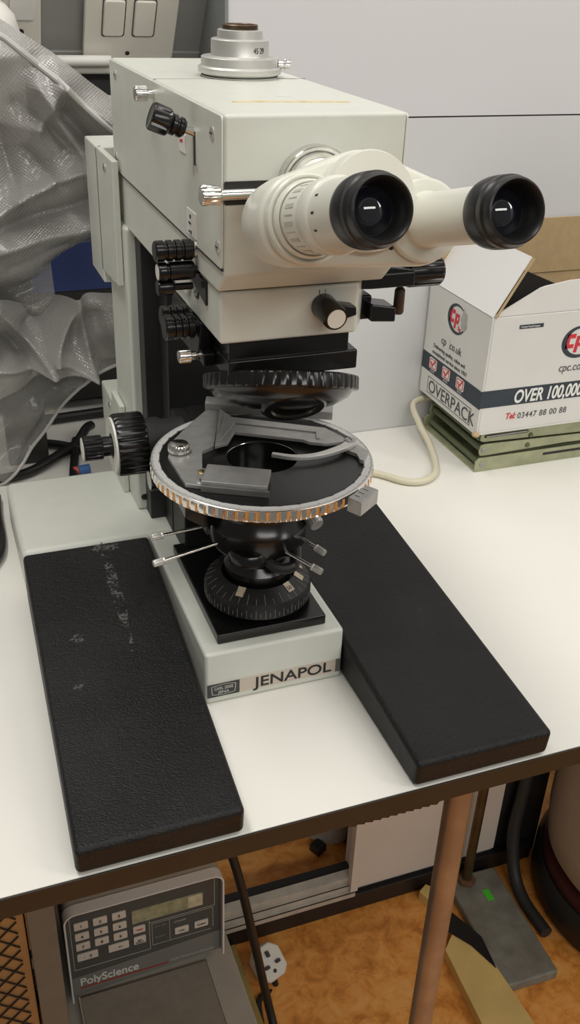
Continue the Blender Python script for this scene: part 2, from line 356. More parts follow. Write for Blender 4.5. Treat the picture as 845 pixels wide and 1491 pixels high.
# lamp boxes behind the column
lh = obj('lamp_housing', bx(-.060, .055, .2955, .352, .236, .3485), CREAM, mic, bevel=.0015)
lh2 = bmesh.new(); prism(lh2, [(.232, .2515), (.3005, .2465), (.3005, .3485), (.232, .3485)], -.060, -.0548, YZ)
obj('lamp_side_panel', lh2, CREAM, mic, bevel=.001); screw(-.0602, .262, .3385, (-1, 0, 0), .0035, CHROME, mic)
pb = obj('power_box', bx(-.060, .055, .2955, .348, .0467, .1245), CREAM, mic, bevel=.0015)
obj('power_side_panel', bx(-.060, -.0548, .258, .296, .0468, .1345), CREAM, mic, bevel=.001); screw(-.0602, .306, .116, (-1, 0, 0), .003, CHROME, mic)
# focus knobs on the left
ck = obj('coarse_focus_knob', lt([(0, 0), (.021, 0), (.0235, .001), (.0245, .003, .0008), (.0245, .022, .0008), (.0235, .024), (0, .024)], (-.088, .14, .155), (1, 0, 0), teeth=28), BLACK, mic)
obj('knob_ring', lt([(.010, -.0010), (.0218, -.0010), (.0222, .0006), (.010, .0006), (.010, -.0010)], (-.088, .14, .155), (1, 0, 0), seg=64), WHITEP, ck, label='white ring on the knob face')
fk = obj('fine_focus_knob', lt([(0, 0), (.0090, 0), (.0096, .0006), (.0096, .002, .0006), (.0096, .0145, .0006), (.0088, .0150), (.0078, .0151), (.0078, .0240), (0, .0240)], (-.1115, .14, .155), (1, 0, 0), teeth=18), BLACK, mic)
obj('knob_cap', lt([(0, -.0003), (.0088, -.0003), (.0088, .0003), (0, .0003)], (-.1115, .14, .155), (1, 0, 0), seg=32), WHITEP, fk, label='white end cap')
obj('focus_hub', lt([(0, 0), (.0185, 0), (.0185, .012), (.0165, .016), (.0165, .032), (0, .032)], (-.0642, .14, .155), (1, 0, 0)), RAILM, mic)
lk = obj('stage_lock_knob', lt([(0, 0), (.0082, 0), (.0088, .0008), (.0088, .003, .0006), (.0088, .016, .0006), (.006, .0165), (.006, .03), (0, .03)], (-.0625, .131, .1255), (1, 0, 0), teeth=18), BLACK, mic)
obj('knob_cap', lt([(0, -.0003), (.0078, -.0003), (.0078, .0003), (0, .0003)], (-.0625, .131, .1255), (1, 0, 0), seg=32), WHITEP, lk, label='white end cap')

# ---- rotating stage
SC = (0, .041)
stg = obj('stage', lt([(.026, -.010), (.060, -.012), (.074, -.010), (.0782, -.0085), (.0790, -.0078, .0015), (.0790, -.0024, .0015), (.0786, -.0016), (.0786, -.0004), (.0780, 0), (.0722, 0), (.0722, -.0006), (.026, -.0006), (.0255, -.0012), (.0255, -.010), (.026, -.010)], (*SC, .181), (0, 0, 1), teeth=72), CHROME, mic)
sd = bmesh.new(); n = 96
lathe(sd, [(.0258, -.0008), (.0719, -.0008), (.0719, .0002), (.0258, .0002), (.0258, -.0008)], (*SC, .181), (0, 0, 1), seg=n)
obj('stage_plate', sd, STAGEB, stg, label='black stage plate with a round hole')
obj('stage_bowl', lt([(.0256, -.001), (.0256, -.02), (.024, -.021), (0, -.021), (0, -.0205), (.0235, -.0205), (.0248, -.0195), (.0248, -.001), (.0256, -.001)], (*SC, .181), (0, 0, 1)), BLACK, stg)
obj('stage_underside', lt([(.0, -.024), (.042, -.024), (.050, -.013), (.058, -.0122)], (*SC, .181), (0, 0, 1)), BLACK, stg)
obj('degree_ring', lt([(.0724, -.0002), (.0779, -.0002), (.0779, .0003), (.0724, .0003), (.0724, -.0002)], (*SC, .181), (0, 0, 1), seg=96), SCALE, stg)
dg = bmesh.new()
for k in range(360):
    T = M4.Translation((*SC, .1813)) @ M4.Rotation(2 * pi * k / 360, 4, 'Z'); L = .0021 if k % 10 == 0 else (.0016 if k % 5 == 0 else .0011)
    box(dg, .0778 - L, .0778, -.00010, .00010, 0, .00012, T=T)
for k in range(36):
    T = M4.Translation((*SC, .1813)) @ M4.Rotation(2 * pi * k / 36 , 4, 'Z'); Q = T.to_3x3()
    join(dg, text_mesh(str((120 - 10 * (k - 27)) % 360), .0026, T @ V((.0730, 0, .0001)), Q @ V((0, 1, 0)), Q @ V((-1, 0, 0)), align='CENTER', ext=.00006))
obj('degree_scale', dg, INK, stg, smooth=0)
# vernier block
vb = obj('vernier_block', pr([(.0335, -.034), (.0525, -.0215), (.0580, -.0300), (.0390, -.0440)], .172, .1825), STEEL, mic, bevel=.0008)
vt = bmesh.new()
for q in (.25, .5, .75): 
    a = V((.0345, -.0355, .1826)).lerp(V((.0525, -.0237, .1826)), q); T = M4.Translation(a) @ M4.Rotation(R(-55), 4, 'Z'); box(vt, 0, .004, -.0002, .0002, 0, .0001, T=T)
obj('vernier_scale', vt, INK, vb, smooth=0)
# mechanical specimen holder
Z0 = .1813
cp = [(-.0173, .1231), (-.0088, .117), (-.0300, .0600), (-.0402, .0546), (-.0470, .0300), (-.044, .0277), (-.0362, -.0053), (-.0640, .0113), (-.0654, .0524), (-.0562, .0764), (-.0363, .1019)]
mh = obj('specimen_holder', pr(cp, Z0, Z0 + .0030), STEEL, mic, bevel=.0004)
obj('guide_bar', pr([(-.044, .0277), (-.0051, .0073), (-.0157, -.0152), (-.0550, .0052)], Z0 + .0031, Z0 + .0068), STEEL, mh, bevel=.0005)
obj('guide_rail', pr([(-.0540, .0045), (-.0145, -.0165), (-.0157, -.0185), (-.0560, .0025)], Z0 + .0, Z0 + .0045), STEELD, mh, bevel=.0003)
up = [(-.0088, .117), (-.0046, .0995), (.0561, .062), (.0627, .0446), (.0639, .0367), (.0468, .0367), (.0365, .0421), (.0330, .0475), (-.0105, .0735), (-.0205, .0575), (-.0310, .0545)]
obj('slide_carrier', pr(up, Z0 + .0031, Z0 + .0056), STEEL, mh, bevel=.0004)
obj('carrier_step', pr([(-.0110, .0990), (-.0070, .0925), (.0500, .0570), (.0455, .0450), (.0425, .0450), (.0460, .0550), (-.0060, .0865), (-.0255, .0600), (-.0280, .0620)], Z0 + .0057, Z0 + .0066), STEEL, mh, bevel=.0003)
fg = []
arc = spline([(.066, .0340, 0), (.0552, .0275, 0), (.0351, .0216, 0), (.0182, .0233, 0), (.004, .0321, 0)], 6); ww = [.0042, .0034, .0026, .0022, .0018]
lft, rgt = [], []
for i, p in enumerate(arc):
    t = (arc[min(i + 1, len(arc) - 1)] - arc[max(i - 1, 0)]).normalized(); nn = V((-t.y, t.x, 0)); f = i / (len(arc) - 1) * 4; a = int(min(f, 3)); wd = ww[a] + (ww[a + 1] - ww[a]) * (f - a)
    lft.append((p + nn * wd)[:2]); rgt.append((p - nn * wd)[:2])
obj('spring_finger', pr(lft + rgt[::-1], Z0 + .0034, Z0 + .0062), SILVER, mh, bevel=.0004)
obj('pointed_tip', pr([(.0590, .0385), (.0690, .0380), (.0735, .0215), (.0640, .0085), (.0620, .0110), (.0635, .0200), (.0590, .0280)], Z0 + .0002, Z0 + .0032), STEEL, mh, bevel=.0003)
screw(.0655, .036, Z0 + .0062, (0, 0, 1), .0042, STEEL, mic)
# standing back bar with scale
Tb = M4.Translation((-.0173, .1255, Z0)) @ M4.Rotation(R(-25.9), 4, 'Z')
bb = bmesh.new(); box(bb, 0, .098, -.0035, .0035, .002, .0085, T=Tb); prism(bb, [(-.0035, .0085), (.0035, .0085), (.0035, .0115), (.0015, .0115)], 0, .098, lambda u, v, w: tuple(Tb @ V((w, u, v))))
bbo = obj('back_bar', bb, STEEL, mh, bevel=.0003)
bt = bmesh.new()
for k in range(30): box(bt, .03 + k * .002, .0302 + k * .002, .0016, .0034, .0115, .0116, T=Tb)
for k, s in enumerate(('30', '40', '50')): join(bt, text_mesh(s, .0030, Tb @ V((.048 + k * .018, -.001, .0102)), Tb.to_3x3() @ V((1, 0, 0)), Tb.to_3x3() @ V((0, .7, .7)), ext=.00005))
obj('bar_scale', bt, INK, bbo, smooth=0)
ts = obj('thumb_screw', lt([(0, 0), (.0065, 0), (.0078, .0012, .0004), (.0078, .0048, .0004), (.0066, .0066), (.003, .0076), (0, .0078)], (-.0561, .058, Z0 + .003), (0, 0, 1), teeth=18), CHROME, mic)
th = bmesh.new(); 
for dx, dy in ((-.003, .001), (.0028, .0008)): lathe(th, [(0, 0), (.0009, 0), (.0009, .0003), (0, .0003)], (-.0561 + dx, .058 + dy, Z0 + .0102), (0, 0, 1), seg=12)
obj('pin_holes', th, INK, ts)
screw(-.0485, .0235, Z0 + .0031, (0, 0, 1), .0036, BRASS, mic); screw(-.0535, .0105, Z0 + .0031, (0, 0, 1), .0036, STEEL, mic)

# ---- nosepiece holder
obj('holder_neck', bx(-.042, .036, -.014, .12, .2760, .2905), BLACK, mic, bevel=.0012)
sl = bmesh.new(); box(sl, -.0430, .0415, -.0165, .11, .2650, .2775)
obj('nosepiece_slide', sl, BLACK, mic, bevel=.0012)
obj('holder_block', pr([(-.050, .290), (-.043, .290), (-.043, .262), (-.052, .266)], .02, .09, XZ), BLACK, mic, bevel=.001)
# tilted objective turret
tn = V((-.13, -.40, -.90)).normalized(); tcn = V((-.0010, .0055, .2512))
tur = obj('objective_turret', lt([(0, .0005), (.046, .0005), (.0495, .0015, .0003), (.0500, .0025, .0005), (.0500, .0095, .0005), (.0490, .0105), (.046, .011), (.043, .0150), (.034, .0200), (.020, .0235), (0, .0235)], tcn - tn * .006, tn, teeth=46), BLACK, mic)
# empty objective port facing the viewer
fx, fy, fa = frame_from(tn)
pd = (V((0, -1, 0)) - tn * V((0, -1, 0)).dot(tn)).normalized()
pc = tcn + pd * .021 + tn * .0130; pa = (tn * .93 + pd * .36).normalized()
obj('objective_port', lt([(.0205, -.008), (.0205, .0035), (.0190, .0047), (.0145, .0047), (.0135, .0035), (.0135, -.004), (0, -.004)], pc, pa), BLACK, tur)
obj('objective_port_hollow', lt([(0, -.0035), (.0132, -.0035), (.0132, -.0025), (0, -.0025)], pc, pa), INK, tur)
# ---- lower optical unit (cream)
lu = [(-.0495, -.0215), (.0365, -.0215), (.0475, -.004), (.0475, .085), (-.0495, .085)]
luo = obj('intermediate_tube', pr(lu, .2905, .3215), CREAM, mic, bevel=.002, seg=3)
obj('tube_emblem', pr(rrect(.0235, .0345, .3035, .3160, .003), -.0500, -.0495, YZ), BLACKM, luo, label='dark curved emblem on the left side')
em = bmesh.new(); ringprism(em, ell(.029, .3098, .0036, .0052, 24), ell(.029, .3098, .0026, .0042, 24), -.0503, -.0499, YZ); prism(em, [(.0265, .3125), (.0272, .3140), (.0320, .3070), (.0312, .3058)], -.0503, -.0499, YZ)
obj('emblem_outline', em, LINE, luo, smooth=0)
obj('slider_plate', pr([(.0040, .3060), (.0040, .3205), (.050, .3205), (.050, .3160)], -.0510, -.0495, YZ), BLACK, mic, bevel=.0004)
def bknob(x0, x1, y, z, r, grooves=3, cap=False, name='black_knob'):
    L = x1 - x0; p = [(0, 0), (r * .9, 0), (r, .0008)]
    for g in range(grooves): h = L * (.28 + .22 * g); p += [(r, h - .0012), (r * .86, h - .0007), (r * .86, h + .0004), (r, h + .0009)]
    p += [(r, L - .0008), (r * .85, L), (r * .45, L), (r * .45, L + .012), (0, L + .012)]
    o = obj(name, lt(p, (x0, y, z), (1, 0, 0), seg=32), BLACK, mic)
    if cap: obj('knob_cap', lt([(0, -.0002), (r * .82, -.0002), (r * .82, .0003), (0, .0003)], (x0, y, z), (1, 0, 0), seg=24), WHITEP, o, label='white end cap')
    else: obj('knob_face', lt([(0, -.0002), (r * .82, -.0002), (r * .82, .0003), (0, .0003)], (x0, y, z), (1, 0, 0), seg=24), RAILM, o)
    return o
bknob(-.0770, -.0540, .0215, .3355, .0062, name='filter_knob')
obj('knob_collar', lt([(0, 0), (.0052, 0), (.0052, .0022), (0, .0022)], (-.0538, .0215, .3355), (1, 0, 0), seg=24), CHROME, mic)
bknob(-.0757, -.0535, .0205, .3235, .0056, 1, True, name='shutter_knob')
bknob(-.0758, -.0660, .022, .3135, .0048, 0, name='small_knob')
bknob(-.0712, -.0520, .0275, .2862, .0078, name='analyser_knob')
bknob(-.0700, -.0520, .0400, .2895, .0065, name='rear_knob')
cs = obj('clamp_screw', lt([(0, 0), (.0036, 0), (.0042, .0006, .0003), (.0042, .0075, .0003), (.0028, .0082), (.0028, .011), (.0018, .0112), (.0018, .026), (0, .026)], (-.0640, .0215, .2690), (1, 0, 0), teeth=12), CHROME, mic)
obj('clamp_bracket', box(bmesh.new(), -.0510, -.043, .010, .045, .2655, .2735), BLACK, mic, bevel=.001)
# front lever of the unit
fl = obj('front_lever_knob', lt([(0, 0), (.0072, 0), (.0076, .001), (.0076, .018), (.0070, .020), (0, .020)], (.0140, -.0205, .3095), (.05, -1, -.12), seg=32), BLACK, mic)
obj('lever_face', lt([(0, .0198), (.0058, .0198), (.0058, .0204), (0, .0204)], (.0140, -.0205, .3095), (.05, -1, -.12), seg=24), WHITEP, fl, label='pale disc on the knob end')
obj('lever_wing', pr([(.012, .3120), (.020, .3125), (.0315, .3105), (.0320, .3050), (.021, .3025), (.014, .3050)], -.032, -.0225, XZ), BLACK, fl, bevel=.0012)
obj('scale_mark', box(box(bmesh.new(), .0112, .0116, -.0217, -.0214, .3165, .3190), .0150, .0153, -.0217, -.0214, .3172, .3190), INK, luo)
# right side levers
rk = obj('side_arm', pr([(.030, -.008), (.050, -.012), (.0790, -.012), (.0790, .012), (.047, .020), (.030, .020)], .3135, .3225), BLACK, mic, bevel=.001)
obj('side_arm_block', pr([(.0475, .3222), (.0595, .3262), (.0780, .3235), (.0780, .314), (.0475, .314)], -.010, .012, XZ), BLACK, mic, bevel=.0008)
obj('side_arm_knob', lt([(0, 0), (.0088, 0), (.0095, .0012, .0008), (.0095, .022, .0008), (.0085, .0235), (0, .0235)], (.0785, 0, .3190), (1, 0, 0), teeth=16), BLACK, mic)
obj('side_pin', lt([(0, 0), (.0016, 0), (.0016, -.004), (.0034, -.006), (.0036, -.020), (.0028, -.0215), (0, -.0215)], (.0755, 0, .3140), (0, 0, 1), seg=20), mat('dark_bronze_pin', (.07, .05, .04), .45, .5), mic)
so = bmesh.new(); box(so, .046, .0535, -.006, .012, .2925, .3080); prism(so, [(.050, .3045), (.067, .3015), (.067, .2920), (.050, .2935)], -.014, .004, XZ)
obj('side_slider', so, BLACK, mic, bevel=.0012)

# ---- main housing
hs = bmesh.new()
hp = [(-.0356, .418), (.2585, .418), (.2585, .2990), (.0450, .2990), (.0300, .3225), (-.0225, .3225), (-.0356, .3345)]
prism(hs, hp, -.0517, .0517, YZ)
hso = obj('housing', hs, CREAM, mic, bevel=.0022, seg=3)
obj('side_cover', pr(rrect(-.0350, .2575, .3385, .4172, .0025), -.0529, -.0517, YZ), CREAM, mic, bevel=.0006)
obj('side_cover', pr(rrect(-.0350, .2575, .3385, .4172, .0025), .0517, .0529, YZ), CREAM, mic, bevel=.0006)
obj('seam_line', box(box(bmesh.new(), -.0517, .0517, .1185, .1190, .4178, .4181), -.0530, -.0516, -.035, .2580, .3378, .3385), DARK, hso)
for y, z in ((-.0185, .4065), (-.0285, .3495), (.236, .4085), (.2474, .349)): screw(-.0529, y, z, (-1, 0, 0), .0036, SILVER, mic)
gr = bmesh.new(); box(gr, -.0531, -.0528, .0150, .0185, .384, .402)
obj('lever_slot', gr, INK, mic)
obj('slot_lip', box(box(bmesh.new(), -.0533, -.0528, .0185, .0200, .378, .404), -.0533, -.0528, .0115, .0130, .381, .386), SILVER, mic)
lab = obj('side_label', bx(-.0535, -.0528, .0150, .0350, .3425, .3572), mat('label_white', (.80, .79, .74), .5), mic, label='white printed side label')
lm = bmesh.new()
for a, b, c, d in ((.0250, .0275, .3525, .3545), (.0250, .0300, .3490, .3500), (.0240, .0260, .3435, .3455), (.0280, .0300, .3440, .3450)): box(lm, -.0538, -.0534, a, b, c, d)
obj('label_print', lm, INK, lab)
lab2 = obj('lever_label', bx(-.0535, -.0528, .036, .0500, .3870, .3970), MATS['label_white'], mic, label='small white label below the lever')
obj('label_print', box(box(bmesh.new(), -.0538, -.0534, .041, .0435, .3925, .3940), -.0538, -.0534, .0445, .047, .3920, .3935), RED, lab2)
obj('tape_residue', pr([(-.0335, .0075), (-.006, .0058), (.0340, .0020), (.0350, .0050), (.012, .0098), (.004, .0088), (-.012, .0112), (-.0330, .0118)], .4180, .4183), TAPE, mic)
obj('rub_mark', pr([(.000, .030), (.008, .028), (.010, .032), (.003, .034)], .4180, .4182), mat('rub_white', (.75, .76, .74), .6, nscale=800, col2=(.5, .55, .55)), mic)
# chrome and black controls on the left
k1 = obj('chrome_knob', lt([(0, 0), (.0040, 0), (.0046, .0006, .0003), (.0046, .0075, .0003), (.004, .008), (.0026, .0082), (.0026, .0135), (0, .0135)], (-.0652, .1135, .4100), (1, 0, 0), teeth=14), CHROME, mic)
p0, p1 = V((-.0525, .0185, .4010)), V((-.0755, .0200, .4098)); d = (p1 - p0).normalized()
lv = obj('lever_rod', lt([(0, 0), (.0021, 0), (.0021, .008), (0, .008)], p0, d, seg=16), CHROME, mic)
obj('lever_collar', lt([(0, .006), (.0042, .006), (.0055, .0075), (.0055, .0095), (.0047, .0100), (.0047, .0108), (.0058, .0115), (.0058, .0135), (.0048, .0145), (0, .0145)], p0, d, seg=28), BLACK, lv)
obj('lever_grip', lt([(0, .0143), (.0058, .0143), (.0074, .0158, .0), (.0076, .0170, .0012), (.0076, .0250, .0012), (.0068, .0262), (.0055, .0258), (0, .0258)], p0, d, teeth=6), BLACK, lv)
rs = obj('slider_rod', lt([(0, 0), (.0029, 0), (.0029, .040), (0, .040)], (-.0550, -.0385, .3792), (1, 0, 0), seg=20), CHROME, mic)
obj('slider_knob', lt([(0, 0), (.0046, 0), (.0052, .0007, .0003), (.0052, .0098, .0003), (.0044, .0105), (0, .0105)], (-.0652, -.0385, .3792), (1, 0, 0), teeth=16), CHROME, rs)
obj('slider_recess', pr(rrect(-.0515, -.010, .3732, .3852, .001), -.0362, -.0352, XZ), INK, mic, label='black recess round the chrome rod')

# ---- camera port on top
PC = (.0098, .1315, .418)
cpt = obj('camera_port', lt([(0, 0), (.0252, 0), (.0252, .0010), (.0244, .0012), (.0244, .0020), (.0272, .0025), (.0276, .0034), (.0276, .0058), (.0268, .0066), (.0256, .0070), (.0255, .0118), (.0246, .0124), (.0192, .0128), (.0190, .0132), (.0190, .0222), (.0182, .0228), (.0150, .0230), (.0147, .0278), (.0140, .0282), (.0120, .0283), (0, .0283)], PC, (0, 0, 1), seg=80), SILVER, mic)
obj('base_gap', lt([(.0246, .0009), (.0254, .0009), (.0254, .0014), (.0246, .0014), (.0246, .0009)], PC, (0, 0, 1), seg=64), INK, cpt)
obj('thread_ring', lt([(.0115, .0280), (.0115, .0286), (.0119, .0290), (.0115, .0294), (.0119, .0298), (.0115, .0302), (.0119, .0306), (.0115, .0310), (.0112, .0313), (.0100, .0313), (.0096, .0308), (.0096, .0281), (0, .0281)], PC, (0, 0, 1), seg=64), BRONZE, cpt, label='bronzed threaded collar')
obj('port_screw', lt([(0, 0), (.0025, 0), (.0025, .0035, .0003), (.0031, .004, .0003), (.0031, .0075, .0003), (.0026, .008), (0, .008)], V(PC) + V((.0232, -.0110, .0085)), (1, -.35, 0), teeth=10), CHROME, cpt)
tm = text_mesh('45 29', .0048, (0, 0, 0), (1, 0, 0), (0, 1, 0), sx=.8)
for v in tm.vertices:    # wrap the number round the barrel
    a = R(-80) + v.co.x / .0191; v.co = V((PC[0] + (.0191 + v.co.z) * cos(a), PC[1] + (.0191 + v.co.z) * sin(a), PC[2] + .0152 + v.co.y))
obj('lettering', tm, INK, cpt, smooth=0)

# ---- binocular head
AX = V((0, -.9625, .2713)).normalized()     # eyepiece axis, towards the viewer
UX = V((1, 0, -.055)).normalized(); UY = UX.cross(AX) * -1   # up across the axis
if UY.z < 0: UY = -UY
AX = UX.cross(UY) if UX.cross(UY).y < 0 else -UX.cross(UY)
HC = V((.0005, -.085, .3735))
def hp_(u, v, h): return HC + UX * u + UY * v + AX * h
def outline(k, n=72):
    """convex outline round two small lobes and a bigger raised middle disc"""
    cs = [(-.0315, 0, .0228 * k), (.0315, 0, .0228 * k), (0.0, .0085, .0255 * k)]
    pts = []
    for i in range(n):
        a = 2 * pi * i / n; dx, dy = cos(a), sin(a)
        best = max(cs, key=lambda c: c[0] * dx + c[1] * dy + c[2]); pts.append((best[0] + dx * best[2], best[1] + dy * best[2]))
    return pts
hb = bmesh.new(); rows = []
for h, k, sc in ((-.038, .50, .60), (-.034, .72, .80), (-.028, .86, .93), (-.020, .94, .98), (-.006, .97, 1), (.0095, .97, 1), (.0125, .955, 1), (.0138, .90, 1), (.0140, .86, 1)):
    rows.append([hb.verts.new(hp_(u * sc, v * sc, h)) for u, v in outline(k)])
for A, B in zip(rows, rows[1:]):
    for i in range(len(A)): hb.faces.new((A[i], A[(i + 1) % 72], B[(i + 1) % 72], B[i]))
hb.faces.new(rows[0]); hb.faces.new(rows[-1])
bin_ = obj('binocular_head', hb, CREAM2, mic, smooth=50)
obj('pivot_disc', lt([(0, 0), (.0240, 0), (.0236, .0230), (.0228, .0246), (0, .0250)], hp_(0, .0085, 0), AX, seg=64), CREAM2, bin_)
mk = bmesh.new()
kk = M4.Identity(4)
for i in range(3): kk[i][0] = UX[i]; kk[i][1] = UY[i]; kk[i][2] = AX[i]; kk[i][3] = hp_(0, .0085, .0251)[i]
for a, b, c, dd in ((.0165, .0200, .0030, .0034), (.0148, .0152, .0015, .0045), (.0185, .0190, -.0095, -.0060)): box(mk, a, b, c, dd, 0, .0001, T=kk)
obj('index_marks', mk, INK, bin_)
obj('head_ring', lt([(.016, 0), (.0215, 0), (.0215, .004), (.0205, .0055), (.0190, .0055), (.0180, .009), (.016, .009)], (-.0010, -.0357, .3815), (0, -1, 0), seg=64), CHROME, mic, label='chrome dovetail ring')
obj('head_neck', lt([(0, 0), (.0165, 0), (.0165, .026), (0, .026)], (-.0010, -.0357, .3815), (0, -1, -.08), seg=48), CREAM2, mic)
def eyepiece(x, left):
    o = hp_(x, 0, 0)
    if left:
        prof = [(0, .008), (.0190, .008), (.0190, .0152), (.0206, .0154), (.0208, .0162), (.0208, .0205), (.0200, .0215), (.0192, .0212), (.0188, .0200), (.0184, .0200), (.0180, .0245), (.0172, .0255), (.0166, .0250), (.0163, .0240), (.0163, .0260), (.0161, .0440), (.0156, .0448), (.0166, .0454), (.0170, .0464), (.0170, .0560), (.0164, .0570), (.0157, .0574), (.0152, .0800), (.0100, .0800), (0, .0800)]
    else:
        prof = [(0, .008), (.0185, .008), (.0185, .0152), (.0200, .0154), (.0202, .0162), (.0202, .0195), (.0196, .0206), (.0186, .0210), (.0150, .0206), (.0140, .0206), (.0132, .0215), (.0130, .0230), (.0126, .0795), (0, .0795)]
    e = obj('eyepiece_tube', lt(prof, o, AX, seg=64), CREAM2, mic)
    if left:
        f = frame_from(AX); mm = bmesh.new(); T = M4.Identity(4)
        for i in range(3): T[i][0] = UX[i]; T[i][1] = UY[i]; T[i][2] = AX[i]; T[i][3] = o[i]
        for k, a in enumerate(range(120, 265, 14)):
            T2 = T @ M4.Rotation(R(a), 4, 'Z')
            box(mm, .0160, .0164, -.0010 if k % 2 else -.0003, .0010 if k % 2 else .0003, .0300, .0400, T=T2)
        obj('dioptre_marks', mm, mat('faint_grey_mark', (.50, .50, .44), .5), e)
        m2 = bmesh.new()
        for a in (150, 178, 206): box(m2, .0154, .0157, -.0005, .0005, .0610, .0640, T=T @ M4.Rotation(R(a), 4, 'Z'))
        obj('dioptre_numbers', m2, INK, e)
    cup = obj('eyecup', lt([(.0124, .0790), (.0144, .0790), (.0152, .0800), (.0156, .0830), (.0156, .0890), (.0151, .0900), (.0154, .0910), (.0154, .0940), (.0146, .0950), (.0144, .0962), (.0143, .0978), (.0138, .0990), (.0130, .0994), (.0122, .0984), (.0113, .0955), (.0107, .0915), (.0102, .0885), (.0098, .0878), (0, .0876)], o, AX, seg=64), RUBBER, e, label='black rubber eyecup')
    obj('eye_lens', lt([(0, .0925), (.003, .0921), (.006, .0909), (.0085, .0892), (.0097, .0879), (.0097, .0877), (0, .0877)], o, AX, seg=48), GLASSD, e)
eyepiece(-.0315, True); eyepiece(.0315, False)
obj('set_screw', lt([(0, 0), (.0011, 0), (.0011, .0004), (0, .0004)], hp_(.0150, -.0130, .0141), AX, seg=12), INK, bin_)

# ================================================================ ARM RESTS
def armrest(name, label, x0, x1, splay=0):
    t = thing(name, label, 'armrest', ((x0 + x1) / 2, .03, 0), 'hand rests of the microscope')
    f = lambda u, v, w_: (w_ + splay * (.1765 - u) / .30, u, v)
    bm = prism(bmesh.new(), [(-.1253, .0012), (.1765, .0012), (.1765, .0470), (-.1272, .0235)], x0, x1, f)
    obj('pad', bm, LEATHER, t, bevel=.004, seg=4)
    obj('base_board', prism(bmesh.new(), [(-.121, 0), (.1765, 0), (.1765, .0011), (-.121, .0011)], x0 + .002, x1 - .002, f), BLACKM, t)
    return t
def on_pad(y): return .0235 + (y + .1262) / .3027 * .0235
al = armrest('armrest', 'black leatherette wedge hand rest with white scuffs, left of the name plate', -.1632, -.0562, -.0085)
ar = armrest('armrest', 'plain black leatherette wedge hand rest right of the name plate', .0562, .1625)
def blotch(parent, cx, cy, rx, ry, rot, mt, seed):
    rnd = random.Random(seed); bm = bmesh.new(); n = 22; pts = []
    for k in range(n):
        a = 2 * pi * k / n; q = 1 + rnd.uniform(-.25, .25); u, v = rx * cos(a) * q, ry * sin(a) * q
        x, y = cx + u * cos(rot) - v * sin(rot), cy + u * sin(rot) + v * cos(rot); pts.append((x, y))
    prism(bm, pts, .00003, .00018, lambda u, v, w_: (u, v, on_pad(v) + w_)); return obj('scuff_mark', bm, mt, parent)
def scuff_mat(seed, thr):
    x = bpy.data.materials.new('rubbed_leatherette'); x.use_nodes = True; nt = x.node_tree; p = nt.nodes['Principled BSDF']
    p.inputs['Base Color'].default_value = (.085, .083, .078, 1); p.inputs['Roughness'].default_value = .6
    tc = nt.nodes.new('ShaderNodeTexCoord'); v = nt.nodes.new('ShaderNodeTexNoise'); v.inputs['Scale'].default_value = 420; v.inputs['Detail'].default_value = 2
    n = nt.nodes.new('ShaderNodeTexNoise'); n.inputs['Scale'].default_value = 60 + seed; ad = nt.nodes.new('ShaderNodeMath'); ad.operation = 'ADD'
    nt.links.new(tc.outputs['Object'], v.inputs['Vector']); nt.links.new(tc.outputs['Object'], n.inputs['Vector']); nt.links.new(v.outputs['Fac'], ad.inputs[0]); nt.links.new(n.outputs['Fac'], ad.inputs[1])
    r = nt.nodes.new('ShaderNodeValToRGB'); r.color_ramp.elements[0].position = thr; r.color_ramp.elements[1].position = thr + .08
    dv = nt.nodes.new('ShaderNodeMath'); dv.operation = 'MULTIPLY'; dv.inputs[1].default_value = .5
    nt.links.new(ad.outputs[0], dv.inputs[0]); nt.links.new(dv.outputs[0], r.inputs[0])
    t = nt.nodes.new('ShaderNodeBsdfTransparent'); mx = nt.nodes.new('ShaderNodeMixShader'); nt.links.new(r.outputs[0], mx.inputs[0]); nt.links.new(t.outputs[0], mx.inputs[1]); nt.links.new(p.outputs[0], mx.inputs[2])
    nt.links.new(mx.outputs[0], nt.nodes['Material Output'].inputs[0]); return x
SC1, SC2 = scuff_mat(3, .47), scuff_mat(9, .51)
blotch(al, -.1370, .0603, .006, .0045, .3, SC1, 1)
blotch(al, -.1455, .009, .004, .003, .3, SC2, 2)
blotch(al, -.0960, .168, .013, .006, .05, SC2, 3)
blotch(al, -.0985, .106, .0050, .062, -.035, SC2, 4)
blotch(ar, .1090, .045, .006, .004, .5, SC2, 5); blotch(ar, .1330, .020, .004, .003, .5, SC2, 6)

# ================================================================ LAB JACK, BOX
JX, JY = .333, .2775
jk = thing('lab_jack', 'olive green scissor lab jack collapsed flat beneath the cardboard box', 'lab jack', (.42, .34, 0))
jb = bmesh.new(); box(jb, JX, .60, JY, .402, 0, .0022); prism(jb, [(JX, .0022), (JX, .012), (JX + .004, .0165), (.60, .0165), (.60, .0022)], JY, JY + .002, XZ); prism(jb, [(JX, .0022), (JX, .012), (JX + .004, .0165), (.60, .0165), (.60, .0022)], .400, .402, XZ)
obj('base_tray', jb, JACK, jk, bevel=.0004)
obj('base_slot', pr(rrect(.420, .560, .0095, .0125, .0014), JY - .0003, JY + .0003, XZ), INK, jk)
a1 = bmesh.new()
for y in (JY + .0025, .3955):
    prism(a1, [(JX + .006, .0185), (JX + .004, .0235), (JX + .006, .0310), (JX + .012, .0320), (.59, .0255), (.59, .0175), (.45, .0205), (JX + .012, .0180)], y, y + .002, XZ)
obj('scissor_arm', a1, JACK, jk, bevel=.0004)
a2 = bmesh.new()
for y in (JY + .0052, .3930):
    prism(a2, [(JX + .006, .0350), (JX + .006, .0445), (.59, .0445), (.59, .0260), (.50, .0290), (JX + .010, .0335)], y, y + .002, XZ)
